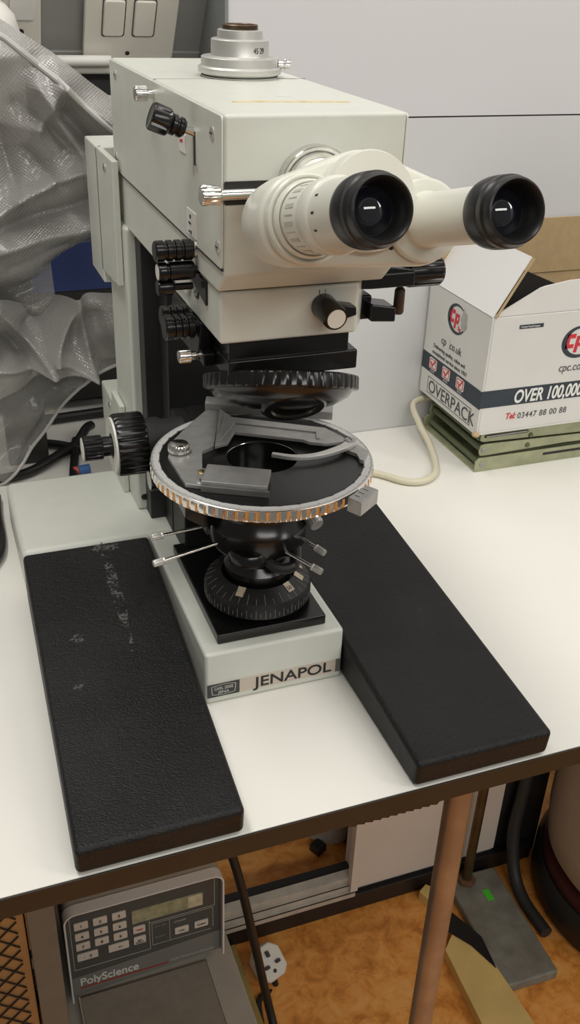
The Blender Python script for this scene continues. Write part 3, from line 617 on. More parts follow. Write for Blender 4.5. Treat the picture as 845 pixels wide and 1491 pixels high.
obj('scissor_arm', a2, JACK, jk, bevel=.0004)
obj('arm_slot', pr(rrect(JX + .010, JX + .066, .0385, .0420, .0017), JY + .0046, JY + .0054, XZ), INK, jk)
obj('slide_rod', tb([(JX + .012, JY + .0045, .040), (JX + .064, JY + .0045, .0405)], .0010), STEEL, jk)
for x, z in ((JX + .0085, .0085), (JX + .0095, .0255)): obj('rivet', lt([(0, 0), (.0030, 0), (.0030, .0006), (.0016, .0016), (0, .0018)], (x, JY + (.0 if z < .02 else .0024), z), (0, -1, 0), seg=20), STEEL, jk)
for x, z, y in ((JX + .070, .0345, .0050), (JX + .066, .0240, .0024)): obj('rivet', lt([(0, 0), (.0030, 0), (.0026, .0012), (0, .0016)], (x, JY + y, z), (0, -1, 0), seg=20), JACKD, jk)
obj('top_plate', bx(JX + .001, .60, JY + .003, .402, .0450, .0475), JACK, jk, bevel=.0005)
obj('cross_bar', tb([(JX + .010, JY + .004, .025), (JX + .010, .398, .025)], .0042), JACKD, jk)
obj('cross_bar', tb([(JX + .008, JY + .004, .0085), (JX + .008, .398, .0085)], .0034), JACKD, jk)
obj('cross_bar', bx(JX + .006, JX + .022, JY + .010, .396, .0330, .0440), JACKD, jk, bevel=.001)

BX0, BX1, BY0, BY1, BZ0, BZ1 = .3255, .612, .2730, .4075, .0478, .1790
cb = thing('cardboard_box', 'open white printed cardboard box with a navy band, standing on the green lab jack', 'box', (.45, .34, BZ0))
T_ = .0025
wl = bmesh.new(); box(wl, BX0, BX1, BY0, BY1, BZ0, BZ0 + T_); box(wl, BX0, BX0 + T_, BY0, BY1, BZ0 + T_, BZ1); box(wl, BX1 - T_, BX1, BY0, BY1, BZ0 + T_, BZ1); box(wl, BX0 + T_, BX1 - T_, BY0, BY0 + T_, BZ0 + T_, BZ1)
obj('carton', wl, CARDW, cb, bevel=.0008)
obj('back_wall', bx(BX0 + T_, BX1 - T_, BY1 - T_, BY1, BZ0 + T_, BZ1), CARDB, cb, label='bare brown card inside face')
lin = bmesh.new(); box(lin, BX0 + T_, BX0 + T_ + .0003, BY0 + T_, BY1 - T_, BZ0 + T_, BZ1 - .0003); box(lin, BX0 + T_ + .0003, BX1 - T_, BY0 + T_, BY0 + T_ + .0003, BZ0 + T_, BZ1 - .0003)
obj('inner_lining', lin, CARDB, cb)
def quad(p, t):   # thick card panel from four corners
    p = [V(q) for q in p]; n = (p[1] - p[0]).cross(p[3] - p[0]).normalized() * t; bm = bmesh.new()
    A = [bm.verts.new(q) for q in p]; B = [bm.verts.new(q + n) for q in p]
    for k in range(4): bm.faces.new((A[k], A[(k + 1) % 4], B[(k + 1) % 4], B[k]))
    bm.faces.new(A); bm.faces.new(B); bmesh.ops.recalc_face_normals(bm, faces=bm.faces); return bm
lf = obj('left_flap', quad([(BX0 + .0012, BY1 - .002, BZ1), (BX0 + .0012, BY0 + .001, BZ1), (.3620, BY0 + .001, .2385), (.3600, BY1 - .004, .2380)], .0022), CARDF, cb, label='smooth white flap folded up and inward')
fm = bmesh.new(); lathe(fm, [(.0030, .0), (.0038, .0), (.0038, .0003), (.0030, .0003), (.0030, 0)], (BX0 + .0012 + .0075, BY0 + .0085, BZ1 + .0126), (-.857, 0, .516), seg=24)
obj('flap_mark', fm, RED, lf)
obj('flap_core', quad([(BX0 + .0020, BY0 + .0002, BZ1), (BX0 + .0046, BY0 + .0002, BZ1 - .001), (.3645, BY0 + .0002, .2370), (.3622, BY0 + .0002, .2383)], .0008), CARDB, lf)
obj('back_flap', quad([(BX0 + .002, BY1 - .0014, BZ1 + .0012), (BX1, BY1 - .0014, BZ1 + .0012), (BX1, BY1 - .003, BZ1 + .0640), (BX0 + .002, BY1 - .003, BZ1 + .0640)], .0024), CARDB, cb, label='brown inside of the upright back flap')
obj('front_flap', pr([(BX0 + .001, 0), (BX1, 0), (BX1, .0330), (.47, .0325), (.415, .0315), (.3860, .0275), (.3800, .0260)], 0, .0022, lambda u, v, w_: (u, BY0 + .001 + w_ + v * .10, BZ1 + .0005 + v * .985)), CARDW, cb)
FY, FX = BY0 - .0003, BX0 - .0003
def fbox(x0, x1, z0, z1, m_, name='print', d=.0003): return obj(name, bx(x0, x1, BY0 - d, BY0 - .00002, z0, z1), m_, cb)
obj('navy_band', box(bx(BX0 - .0003, BX1, BY0 - .0003, BY0 - .00001, .0795, .0990), BX0 - .0003, BX0 - .00001, BY0, BY1, .0780, .0985), NAVY, cb)
text('OVER 100,000', .0205, (.3655, FY - .0003, .0820), (1, 0, 0), (0, 0, 1), WHITEI, cb, shear=.15, bold=.0005, sx=.70)
text('Tel:', .0098, (.3588, FY, .0635), (1, 0, 0), (0, 0, 1), RED, cb, shear=.2, bold=.0002, sx=.85)
text('03447 88 00 88', .0098, (.3738, FY, .0626), (1, 0, 0), (0, 0, 1), GREYI, cb, sx=.92, shear=.06, space=1.1)
text('cpc.co.uk', .0130, (.4165, FY, .1120), (1, 0, 0), (0, 0, 1), GREYI, cb, shear=.15, sx=.85)
st_ = fbox(.3590, .3880, .1648, .1690, NAVY, 'printed_strip'); text('A Premier Farnell Company', .0027, (.3605, FY - .0002, .1660), (1, 0, 0), (0, 0, 1), WHITEI, cb, sx=.75)
def emblem(f, cx, cz, k, torn):
    bm = bmesh.new(); ringprism(bm, ell(cx, cz, .0200 * k, .0170 * k, 48), ell(cx + .0022 * k, cz + .0006 * k, .0165 * k, .0142 * k, 48), .00002, .0003, f); obj('emblem_ring', bm, NAVY, cb, smooth=0)
    bm = bmesh.new()
    def blk(x0, x1, z0, z1): prism(bm, [(cx + (x0 + z0 * .12) * k, cz + z0 * k), (cx + (x1 + z0 * .12) * k, cz + z0 * k), (cx + (x1 + z1 * .12) * k, cz + z1 * k), (cx + (x0 + z1 * .12) * k, cz + z1 * k)], .00002, .0003, f)
    blk(-.0150, -.0110, -.0060, .0090); blk(-.0110, -.0050, .0045, .0090); blk(-.0110, -.0050, -.0060, -.0018)
    blk(-.0035, .0005, -.0110, .0065); blk(.0005, .0052, .0028, .0065); blk(.0032, .0058, -.0010, .0028); blk(.0005, .0052, -.0045, -.0010)
    if not torn: blk(.0068, .0105, -.0060, .0050); blk(.0105, .0150, .0010, .0050); blk(.0105, .0150, -.0060, -.0020)
    else: blk(.0060, .0080, -.0110, -.0060); blk(.0090, .0120, -.0120, -.0080)
    obj('emblem_letters', bm, RED, cb, smooth=0)
f_front = lambda u, v, w_: (u, BY0 - w_, v)
f_left = lambda u, v, w_: (BX0 - w_, BY1 + BY0 - u, v)     # u runs left to right as read: far to near
emblem(f_front, .4360, .1440, 1.05, False)
lu_ = lambda y: BY1 + BY0 - y
emblem(f_left, lu_(.3420), .1555, .98, True)
obj('torn_patch', pr([(lu_(.333), .158), (lu_(.3290), .171), (lu_(.3215), .166), (lu_(.3195), .154), (lu_(.3235), .1470), (lu_(.330), .149)], .0003, .0006, f_left), mat('torn_paper', (.52, .50, .47), .9, nscale=200, namt=.3), cb)
LX, LY = (0, -1, 0), (0, 0, 1)
text('cpc.co.uk', .0125, (FX, .3690, .1195), LX, LY, GREYI, cb, sx=.95, shear=.1)
obj('rubbed_patch', bx(FX - .0002, FX, .3505, .3570, .1180, .130), CARDW, cb)
text('Delivering quality, value and', .0064, (FX, .3850, .1095), LX, LY, GREYI, cb, sx=1.0)
text('exceptional service since 1967', .0064, (FX, .3860, .1020), LX, LY, GREYI, cb, sx=1.0)
for y in (.3810, .3500, .3180):
    u = lu_(y); bm = pr(rrect(u - .0085, u + .0085, .0832, .0962, .002), .0003, .0006, f_left); tk = obj('tick_box', bm, WHITEI, cb)
    bm = bmesh.new(); ringprism(bm, rrect(u - .0072, u + .0072, .0843, .0951, .0015), rrect(u - .0060, u + .0060, .0852, .0942, .0012), .0006, .0008, f_left); obj('tick_frame', bm, RED, cb, smooth=0)
    obj('tick', pr([(u - .0050, .0905), (u - .0035, .0918), (u - .001, .0885), (u + .0062, .0968), (u + .0072, .0956), (u - .0008, .0855)], .0008, .0011, f_left), RED, cb, smooth=0)
    obj('tick_caption', pr([(u - .0050, .0797), (u + .0050, .0797), (u + .0050, .0818), (u - .0050, .0818)], .0003, .0005, f_left), mat('caption_grey', (.3, .31, .32), .6), cb)
bm = bmesh.new(); ringprism(bm, [(lu_(.389), .0530), (lu_(.289), .0530), (lu_(.289), .0725), (lu_(.389), .0725)], [(lu_(.3884), .0536), (lu_(.2896), .0536), (lu_(.2896), .0719), (lu_(.3884), .0719)], .00002, .0003, f_left); obj('print_border', bm, GREYI, cb, smooth=0)
text('OVERPACK', .0205, (FX, .3865, .0555), LX, LY, GREYI, cb, sx=1.02)
bm = bmesh.new(); prism(bm, ell(0, 0, .0035, .0035, 20), -.0001, 0, lambda u, v, w_: (BX0 + .0012 + (.010 + v) * .5 - .0006, BY0 + .006 + u, BZ1 + (.010 + v) * .86 + .0008))
obj('corner_wear', lt([(0, 0), (.004, 0), (.0045, .002), (.003, .0035), (0, .004)], (BX0 - .0008, BY0 - .0008, BZ0 + .0005), (0, 0, 1), seg=12), CARDB, cb)
# contents of the box
tag(obj('black_folder', pr([(.345, .10), (.52, .10), (.52, .155), (.3780, .2140), (.360, .19)], .345, .351, XZ), mat('black_board', (.012, .011, .010), .6), bevel=.0006), 'black flat case leaning inside the cardboard box behind its white flap', 'folder')
tag(obj('blue_packet', pr(rrect(.350, .392, .145, .178, .006), .2800, .2880, XZ), mat('blue_wrapper', (.05, .16, .3), .4), bevel=.002), 'bit of blue packet showing at the front corner inside the cardboard box', 'packet')

tag(obj('white_cable', tb(spline([(.150, .318, .0042), (.185, .318, .0040), (.2216, .3012, .0040), (.2451, .2747, .0040), (.2650, .2690, .0040), (.2840, .2800, .0040), (.2985, .3050, .0045), (.3070, .338, .012), (.3090, .368, .022), (.3180, .402, .034), (.36, .4052, .038)]), .0038, seg=14), CABLEW), 'cream cable curling on the white bench beside the lab jack', 'cable')

# ================================================================ DUST COVER AND WHAT IS BEHIND
def ridge(p, a, b, w_, h, pw=1.0):
    a, b, p = V(a), V(b), V(p); ab = b - a; t = max(0, min(1, (p - a).dot(ab) / ab.dot(ab))); d_ = math.sqrt((p - a - ab * t).length ** 2 + 4e-6)
    return h * math.exp(-(d_ / w_) ** pw)
RIDGES_UP = [((-.128, .354), (-.094, .351), .010, .012), ((-.094, .351), (-.076, .386), .010, .022), ((-.094, .385), (-.053, .318), .008, .026), ((-.11, .372), (-.060, .327), .009, -.018), ((-.117, .291), (-.053, .318), .009, .030),
    ((-.128, .354), (-.117, .291), .016, -.020), ((-.15, .27), (-.117, .291), .010, .024), ((-.145, .262), (-.05, .285), .011, -.016), ((-.16, .24), (-.05, .265), .014, .024), ((-.076, .386), (-.03, .352), .009, .015), ((-.07, .36), (-.04, .33), .011, -.020), ((-.2, .40), (-.10, .41), .02, .016), ((-.105, .33), (-.080, .300), .010, -.016), ((-.13, .225), (-.075, .245), .012, -.010)]
RIDGES_LO = [((-.0725, .1965), (-.0996, .1439), .0075, .030), ((-.0996, .1439), (-.0642, .1261), .006, .022), ((-.0642, .1261), (-.0725, .1965), .006, .024), ((-.146, .192), (-.104, .131), .0065, .026), ((-.155, .18), (-.120, .125), .007, -.018), ((-.158, .133), (-.0642, .1261), .007, .026),
    ((-.12, .17), (-.09, .19), .014, -.026), ((-.157, .093), (-.108, .120), .009, .014), ((-.2, .16), (-.146, .192), .02, .015), ((-.05, .19), (-.03, .12), .015, .014), ((-.16, .145), (-.15, .165), .006, .014)]
def sheet(bm, us, lo, hi, ridges, y0, slope, nv=150, push=None):
    uvl = bm.loops.layers.uv.verify(); grid = []
    for u in us:
        col = []
        for j in range(nv + 1):
            t = j / nv; z = lo(u) + (hi(u) - lo(u)) * t
            y = y0 + slope * z + .004 * sin(u * 90 + z * 40) + .003 * sin(z * 130 - u * 60)
            for r_ in ridges: y -= 1.2 * ridge((u, z), *r_)
            if push: y += push(u, z, t)
            col.append(bm.verts.new((u, y, z)))
        grid.append(col)
    for A, B in zip(grid, grid[1:]):
        for j in range(nv):
            f = bm.faces.new((A[j], B[j], B[j + 1], A[j + 1]))
            for l in f.loops: l[uvl].uv = (l.vert.co.x, l.vert.co.z + .4 * l.vert.co.y)
    return grid
def lin_(pts):
    def g(u):
        if u <= pts[0][0]: return pts[0][1]
        for (a, b), (c, d_) in zip(pts, pts[1:]):
            if u <= c: t = (u - a) / (c - a); return b + (d_ - b) * t
        return pts[-1][1]
    return g
US = [-.30 + .275 * i / 260 for i in range(261)]
cov = thing('dust_cover', 'crumpled dimpled clear vinyl dust cover bunched up left of the microscope', 'dust cover', (-.15, .37, 0))
hi = lin_([(-.30, .47), (-.1187, .4365), (-.0770, .411), (-.047, .388), (-.029, .3755)]); lo = lin_([(-.30, .165), (-.1455, .1945), (-.100, .2165), (-.073, .236), (-.0525, .2500), (-.03, .262)])
up_ = bmesh.new(); gtop = sheet(up_, US, lo, hi, RIDGES_UP, .408, -.06, push=lambda u, z, t: .010 * max(0, (t - .86) / .14) ** 2 + .018 * max(0, (.15 - t) / .15) ** 2)
sec = []
for g in gtop:
    zt = g[-1].co.z - .0085 - .020 * max(0, min(1, (g[-1].co.x + .14) / .11))
    q = min(g, key=lambda v: abs(v.co.z - zt)).co; sec.append(V((q.x, q.y - .0015, zt)))
obj('upper_drape', up_, VINYL, cov, smooth=60)
obj('welded_seam', tb(sec[::6], .0027, seg=8), HEM, cov, label='raised welded seam')
hi2 = lin_([(-.30, .17), (-.1458, .1990), (-.112, .1800), (-.0990, .1850), (-.0725, .1985), (-.05, .1965), (-.03, .192)]); lo2 = lin_([(-.30, .05), (-.157, .0915), (-.115, .118), (-.098, .1150), (-.080, .1130), (-.0640, .1180), (-.0577, .1240), (-.03, .128)])
lo_ = bmesh.new(); sheet(lo_, US, lo2, hi2, RIDGES_LO, .397, -.02, push=lambda u, z, t: .016 * max(0, (t - .8) / .2) ** 2 + .012 * max(0, (.2 - t) / .2) ** 2)
obj('lower_drape', lo_, VINYL, cov, smooth=60)
mid = bmesh.new(); sheet(mid, [u for u in US if u < -.088], lin_([(-.30, .12), (-.146, .165), (-.10, .165), (-.03, .18)]), lin_([(-.30, .20), (-.146, .21), (-.10, .235), (-.073, .248), (-.03, .27)]), [((-.14, .20), (-.10, .17), .02, .012)], .425, 0, nv=40)
obj('inner_fold', mid, VINYLT, cov, smooth=60)
hm = lin_([(-.30, .001), (-.1674, .0012), (-.1603, .003), (-.1376, .0227), (-.099, .0717), (-.075, .0985), (-.0577, .1112), (-.03, .1180)])
hg = bmesh.new(); hgr = sheet(hg, US, hm, lin_([(-.30, .08), (-.155, .105), (-.11, .128), (-.06, .130), (-.03, .1335)]), [((-.15, .02), (-.10, .10), .02, .010), ((-.13, .04), (-.09, .12), .012, -.008)], .402, 0, nv=60)
hem_pts = [g[0].co.copy() for g in hgr]
obj('hanging_skirt', hg, VINYLT, cov, smooth=60)
obj('hem', tb(hem_pts[::3], .0018, seg=8), HEM, cov, label='thick rolled hem')

eq = thing('covered_instrument', 'dark instrument with a blue panel hidden under the crumpled dust cover', 'instrument', (-.2, .63, 0))
obj('case', bx(-.42, .03, .565, .70, .012, .205), mat('dark_case', (.035, .033, .03), .5), eq, bevel=.004)
obj('support_column', bx(-.150, -.108, .4345, .4600, 0, .330), MATS['dark_case'], eq, bevel=.002)
obj('blue_panel', bx(-.10, .03, .5635, .565, .148, .203), mat('blue_enamel', (.045, .07, .22), .4), eq, bevel=.002)
obj('brown_panel', bx(-.40, -.104, .561, .565, .09, .20), mat('brown_case', (.10, .08, .06), .5), eq, bevel=.001)
obj('foot', box(box(bmesh.new(), -.40, -.37, .58, .62, 0, .0125), -.02, .01, .58, .62, 0, .0125), CABLEB, eq)
bt_ = thing('bottle', 'white plastic bottle with a yellow label poking above the dust cover at top left', 'bottle', (-.118, .445, .33))
obj('bottle_body', lt([(0, .3305), (.021, .3305), (.023, .3325), (.023, .412), (.0222, .424), (.0190, .436), (.012, .444), (.009, .446), (.009, .46), (0, .46)], (-.118, .445, 0), (0, 0, 1)), mat('milky_plastic', (.72, .70, .66), .3), bt_)
lb = lt([(.0226, .424), (.0194, .436), (.0191, .4355), (.0223, .4235), (.0226, .424)], (-.118, .445, 0), (0, 0, 1), seg=64)
bmesh.ops.delete(lb, geom=[v for v in lb.verts if v.co.x > -.121], context='VERTS')
obj('bottle_label', lb, mat('yellow_label', (.75, .6, .08), .5), bt_)

# trunking with a sloping face, switch plates
AL = R(33)
def slope_frame(x, t, n):      # t = distance up the sloping face, n = out of it
    return (x, .500 - sin(AL) * t - cos(AL) * n, .4000 + cos(AL) * t - sin(AL) * n)
tr = thing('cable_trunking', 'grey sloping cable trunking carrying the switch plates above the bench', 'trunking', (-.2, .52, .37))
fsl = lambda x, t, n: slope_frame(x, t, n)
obj('cover_strip', pr([(-.9, 0), (.0917, 0), (.0995, .09), (-.9, .09)], -.004, 0, fsl), TRUNK, tr, bevel=.0005)
obj('end_frame', pr([(.0925, 0), (.0975, 0), (.1055, .09), (.1003, .09)], -.012, .004, fsl), DARK, tr)
obj('lower_lip', pr([(-.9, -.004), (.0945, -.004), (.0945, .004), (-.9, .004)], -.003, .0025, fsl), TRUNK, tr, bevel=.0008)
lp = bmesh.new(); box(lp, -.9, .086, .487, .505, .3830, .3960)
obj('lower_channel', lp, TRUNKL, tr, bevel=.003)
obj('light_bar', tb([(-.20, .482, .3955), (-.0085, .482, .3955)], .0048), WHITEI, tr, label='white rounded bar under the face')
obj('back_box', bx(-.9, .086, .506, .56, .30, .3830), DARK, tr)
obj('bracket', box(box(bmesh.new(), -.8, -.77, .52, .55, 0, .30), .03, .06, .52, .55, 0.0, .30), TRUNK, tr)
def plate(name, label, x0, x1, t0, t1, cat): 
    t = thing(name, label, cat, slope_frame((x0 + x1) / 2, t0, .004))
    obj('face_plate', pr(rrect(x0, x1, t0, t1, .004), .0026, .0095, fsl), SWITCH, t, bevel=.0015, seg=3); return t
sw = plate('light_switch', 'ivory double rocker light switch plate on the grey sloping trunking', -.0335, .0545, .001, .088, 'switch')
for a in (-.0090, .0200):
    bm = bmesh.new(); ringprism(bm, rrect(a - .0085, a + .0135, .0265, .0655, .003), rrect(a - .0078, a + .0128, .0272, .0648, .003), .0095, .0100, fsl); obj('rocker_surround', bm, DARK, sw)
    obj('rocker', prism(bmesh.new(), rrect(a - .0074, a + .0124, .0276, .0644, .003), .0085, .0118, fsl), SWITCH, sw, bevel=.0015)
ps = slope_frame(.0090, .0085, .0096); screw(*ps, V(slope_frame(0, 0, 1)) - V(slope_frame(0, 0, 0)), .0022, DARK, None, name='plate_screw')
so_ = plate('wall_socket', 'ivory socket plate at the far left end of the grey trunking', -.165, -.0730, .0105, .088, 'socket')
obj('socket_rocker', pr(rrect(-.1010, -.0790, .0430, .0700, .003), .0095, .0120, fsl), WHITEI, so_, bevel=.001)
pso = obj('fixing_screw', lt([(0, 0), (.0030, 0), (.0030, .0005), (0, .0005)], slope_frame(-.0915, .0300, .0095), V(slope_frame(0, 0, 1)) - V(slope_frame(0, 0, 0)), seg=16), INK, so_)
for o in list(bpy.data.objects):
    if o.name.startswith('plate_screw'): o.parent = sw; o.location = -V(sw.location)

# black cables on the bench
tag(obj('black_cable', tb(spline([(-.1700, .395, .006), (-.1336, .4041, .006), (-.100, .430, .008), (-.0760, .455, .0075), (-.0600, .478, .014), (-.0520, .490, .012)]), .0052, seg=12), CABLEB), 'thick black cable rising diagonally behind the cream foot and focus knob', 'cable', 'black cables on the bench')
tag(obj('black_cable', tb(spline([(-.120, .475, .006), (-.095, .462, .006), (-.075, .447, .006), (-.05, .437, .0065)]), .0050, seg=12), CABLEB), 'short black cable lying across the bench behind the fine focus knob', 'cable', 'black cables on the bench')
tag(obj('black_cable', tb(spline([(-.0735, .470, .0050), (-.0810, .430, .0050), (-.0890, .390, .0050), (-.0950, .350, .0050)]), .0047, seg=12), CABLEB), 'black cable running down to the back edge of the cream foot', 'cable', 'black cables on the bench')
tag(obj('black_cable', tb(spline([(-.140, .535, .0062), (-.095, .532, .0062), (-.06, .534, .0062), (.02, .54, .0062)]), .0060, seg=12), CABLEB), 'black cable along the foot of the covered instrument', 'cable', 'black cables on the bench')
tag(obj('black_cable', tb(spline([(-.1720, .360, .006), (-.1745, .325, .006), (-.1752, .300, .006), (-.1760, .275, .006), (-.1800, .250, .006), (-.190, .23, .006)]), .0056, seg=12), CABLEB), 'black cable at the left picture edge beside the cream foot', 'cable', 'black cables on the bench')
pgc = thing('connector', 'tiny blue and red connector on the bench behind the focus knob', 'connector', (-.0815, .395, 0))
obj('blue_sleeve', lt([(0, 0), (.0055, 0), (.0055, .012), (0, .012)], (-.083, .3935, .0056), (1, .1, 0), seg=16), mat('blue_plastic', (.06, .16, .42), .4), pgc)
obj('red_collar', lt([(0, 0), (.0050, 0), (.0050, .005), (0, .005)], (-.0883, .3930, .0056), (1, .1, 0), seg=16), mat('red_plastic', (.5, .1, .06), .4), pgc)

# ================================================================ UNDER THE BENCH
PY = .20
PANEL = mat('charcoal_panel', (.065, .066, .062), .45, nscale=30, namt=.15)
CASE = mat('warm_grey_case', (.36, .33, .28), .5, nscale=30, namt=.1)
KEY = mat('ivory_key', (.58, .53, .46), .5)
LCD = mat('lcd_green', (.38, .37, .22), .25, nscale=90, namt=.45)
pc_ = thing('temperature_controller', 'grey digital temperature controller with keypad on a lidded bath under the bench', 'controller', (-.07, .2, FZ))
obj('bath', bx(-.1765, .032, -.02, .34, FZ, -.592), CASE, pc_, bevel=.003)
obj('bath_lid', bx(-.158, -.004, .035, .195, -.5919, -.586), mat('brushed_lid', (.30, .27, .22), .42, .3, nscale=90, namt=.15), pc_, bevel=.0012)
obj('lid_rim', box(box(bmesh.new(), -.1600, -.158, .035, .196, -.5919, -.5855), -.004, -.0022, .035, .196, -.5919, -.5855), SILVER, pc_)
x0, x1, z0, z1 = -.1672, .0180, -.5790, -.4330
def pnl(u, v, w_): return (u, PY - w_ + (v - z0) * .0, v)
hd = pr(rrect(x0 + .002, x1 - .002, z0 - .008, z1 - .002, .010), -.115, -.004, pnl)
obj('head', hd, CASE, pc_, bevel=.002)
bm = bmesh.new()
def arch(i, r): return [(x0 + i, z0 - .007), (x1 - i, z0 + .002)] + [(x1 - i - r + r * cos(a), z1 - i - r + r * sin(a)) for a in [pi / 2 * k / 6 for k in range(7)]] + [(x0 + i + r + r * cos(a), z1 - i - r + r * sin(a)) for a in [pi / 2 + pi / 2 * k / 6 for k in range(7)]]
outer, inner = arch(0, .014), arch(.0020, .012)
prism(bm, outer[1:] + outer[:1] + inner[:1] + inner[1:][::-1], -.004, .010, pnl); obj('bezel', bm, mat('pale_bezel', (.62, .60, .56), .4), pc_)
fp = obj('front_panel', pr(arch(.0022, .0118), -.004, .001, pnl), PANEL, pc_)
obj('lower_band', pr([(x0 + .003, z0 - .0065), (x1 - .003, z0 + .002), (x1 - .003, -.5420), (x0 + .003, -.5540)], .0009, .00105, pnl), mat('mid_grey_band', (.16, .155, .14), .45), fp, label='paler grey band under the keypad')
bm = bmesh.new(); 
def ln(u0, u1, v0, v1): prism(bm, [(u0, v0), (u1, v0), (u1, v1), (u0, v1)], .001, .0013, pnl)
for a in ((-.1605, -.1599, -.5400, -.4440), (-.1600, -.0705, -.5400, -.5394), (-.0711, -.0705, -.5394, -.4935), (-.0705, .0085, -.4936, -.4930), (.0080, .0086, -.4930, -.4470), (-.0680, .0060, -.4965, -.4960), (-.0680, -.0675, -.5340, -.4962), (-.0680, .0040, -.5345, -.5340), (-.0470, -.0465, -.5340, -.4962), (.0060, .0066, -.5310, -.4960), (-.0711, -.0705, -.4935, -.4890) ): ln(*a)
obj('printed_lines', bm, mat('line_print', (.40, .40, .36), .5), fp, smooth=0)
obj('display', pr(rrect(-.0905, -.006, -.4860, -.4640, .001), .001, .0022, pnl), LCD, fp, label='yellow-green lcd window')
obj('display_end', pr(rrect(-.0240, -.0068, -.4845, -.4655, .0008), .0022, .0026, pnl), mat('lcd_pale', (.62, .58, .40), .3, nscale=120, namt=.35), fp)
def key(u, v, w2, h2, s, col=INK, sz=.0062):
    k = obj('key', pr(rrect(u - w2, u + w2, v - h2, v + h2, .0012), .001, .0028, pnl), KEY, fp, bevel=.0004)
    if s: text(s, sz, pnl(u, v - sz * .36, .0030), (1, 0, 0), (0, 0, 1), col, fp, name='key_legend', align='CENTER', bold=.0001)
cx_ = (-.1480, -.1265, -.1050); rz = (-.4640, -.4820, -.4995)
for r_, row in enumerate(('123', '456', '789')):
    for c_, ch in enumerate(row): key(cx_[c_], rz[r_], .0080, .0058, ch)
key(-.1440, -.5180, .0120, .0060, '-   0', sz=.006); key(-.1080, -.5175, .0120, .0060, '.  +/-', sz=.005)
key(-.0830, -.4975, .0072, .0058, 'TEMP', RED, .0036); key(-.0830, -.5165, .0072, .0062, 'SET\nPOINT', INK, .0034)
key(-.0325, -.5200, .0085, .0055, 'CAL', INK, .0042); key(-.0085, -.5190, .0085, .0055, 'CLEAR', INK, .0036)
text('COOL HEAT', .0034, pnl(-.0655, -.5040, .0012), (1, 0, 0), (0, 0, 1), mat('faint_print', (.25, .25, .22), .5), fp, name='panel_legend', sx=.8)
text('SETPOINT', .0034, pnl(-.0645, -.5230, .0012), (1, 0, 0), (0, 0, 1), MATS['faint_print'], fp, name='panel_legend', sx=.8)
text('- STANDBY', .0042, pnl(-.0430, -.5055, .0012), (1, 0, 0), (0, 0, 1), MATS['line_print'], fp, name='panel_legend', sx=.8)
text('PolyScience', .0185, pnl(-.1560, -.5700, .0012), (1, 0, 0), (0, 0, 1), mat('brand_white', (.62, .60, .54), .5), fp, sx=.80, bold=.0003)
obj('red_underline', pr([(-.1560, -.5752), (-.0500, -.5752), (-.0500, -.5728), (-.1560, -.5728)], .001, .0014, pnl), mat('dull_red', (.30, .03, .025), .5), fp)
text('Digital Temperature Controller', .0062, pnl(-.0480, -.5730, .0012), (1, 0, 0), (0, 0, 1), MATS['line_print'], fp, name='panel_legend', sx=.70)

tag(obj('power_cable', tb(spline([(.028, .300, -.455), (.045, .30, -.475), (.065, .282, -.560), (.084, .270, -.68), (.098, .255, -.78), (.103, .232, -.825), (.104, .19, -.852), (.108, .10, -.8635), (.110, .0, -.8635)], 10), .0062, seg=14), CABLEB), 'black mains cable hanging from the controller down to the orange floor', 'cable')
pg = thing('mains_plug', 'white three pin mains plug lying on the orange floor beside the black cable', 'plug', (.128, .3456, FZ))
Tp = M4.Translation((.1265, .346, FZ + .0125)) @ M4.Rotation(R(20), 4, 'Z') @ M4.Rotation(R(38), 4, 'X')
fpl = lambda u, v, w_: tuple(Tp @ V((u, v, w_ + .012)))
obj('plug_body', pr([(-.024, -.016), (-.014, -.026), (.014, -.026), (.024, -.016), (.024, .014), (.012, .026), (-.012, .026), (-.024, .014)], .0, .020, fpl), mat('white_plug_plastic', (.70, .68, .62), .4), pg, bevel=.003)
pn = bmesh.new()
for u, v in ((-.010, -.004), (.010, -.004)): prism(pn, rrect(u - .0035, u + .0035, v - .0022, v + .0022, .0006), .020, .026, fpl)
prism(pn, rrect(-.0022, .0022, .008, .0165, .0006), .020, .026, fpl)
obj('pins', pn, INK, pg)
obj('fuse_cap', pr(ell(0, -.014, .003, .003, 14), .0201, .0206, fpl), INK, pg)
obj('plug_cord', tb(spline([tuple(Tp @ V((0, -.024, .016))), tuple(Tp @ V((-.004, -.04, .008))), (.105, .295, FZ + .0052), (.094, .25, FZ + .0052)]), .0048), CABLEB, pg)

rst = thing('retort_stand', 'rusty retort stand with a grey iron base slab and green tape under the bench', 'retort stand', (.515, .29, FZ))
IRON = mat('grey_iron', (.28, .29, .25), .6, nscale=22, namt=.5, col2=(.15, .14, .11), bscale=120, bump=.3, bdist=.002)
Tr = M4.Translation((.498, .368, FZ)) @ M4.Rotation(R(-2), 4, 'Z')
slab = obj('base_slab', bx(-.030, .062, -.185, .022, 0, .020, T=Tr), IRON, rst, bevel=.0045, seg=3)
obj('rod', tb([(.500, .376, FZ + .019), (.500, .3715, FZ + .45), (.500, .367, -.06)], .0078, seg=20), mat('rusted_rod', (.16, .11, .05), .45, .7, nscale=30, namt=.4), rst)
obj('rod_nut', lt([(0, 0), (.016, 0), (.016, .007), (.010, .009), (0, .009)], (.500, .376, FZ + .019), (0, 0, 1), seg=6), mat('rust', (.20, .10, .05), .8, nscale=60, namt=.5), rst)
obj('green_tape', bx(.018, .030, -.040, -.018, .0203, .0208, T=Tr), mat('green_tape', (.10, .75, .05), .5), rst, label='small bright green tape square')
YW = mat('yellow_wood', (.74, .54, .20), .55, nscale=25, namt=.15, bscale=60, bump=.08, bdist=.002)
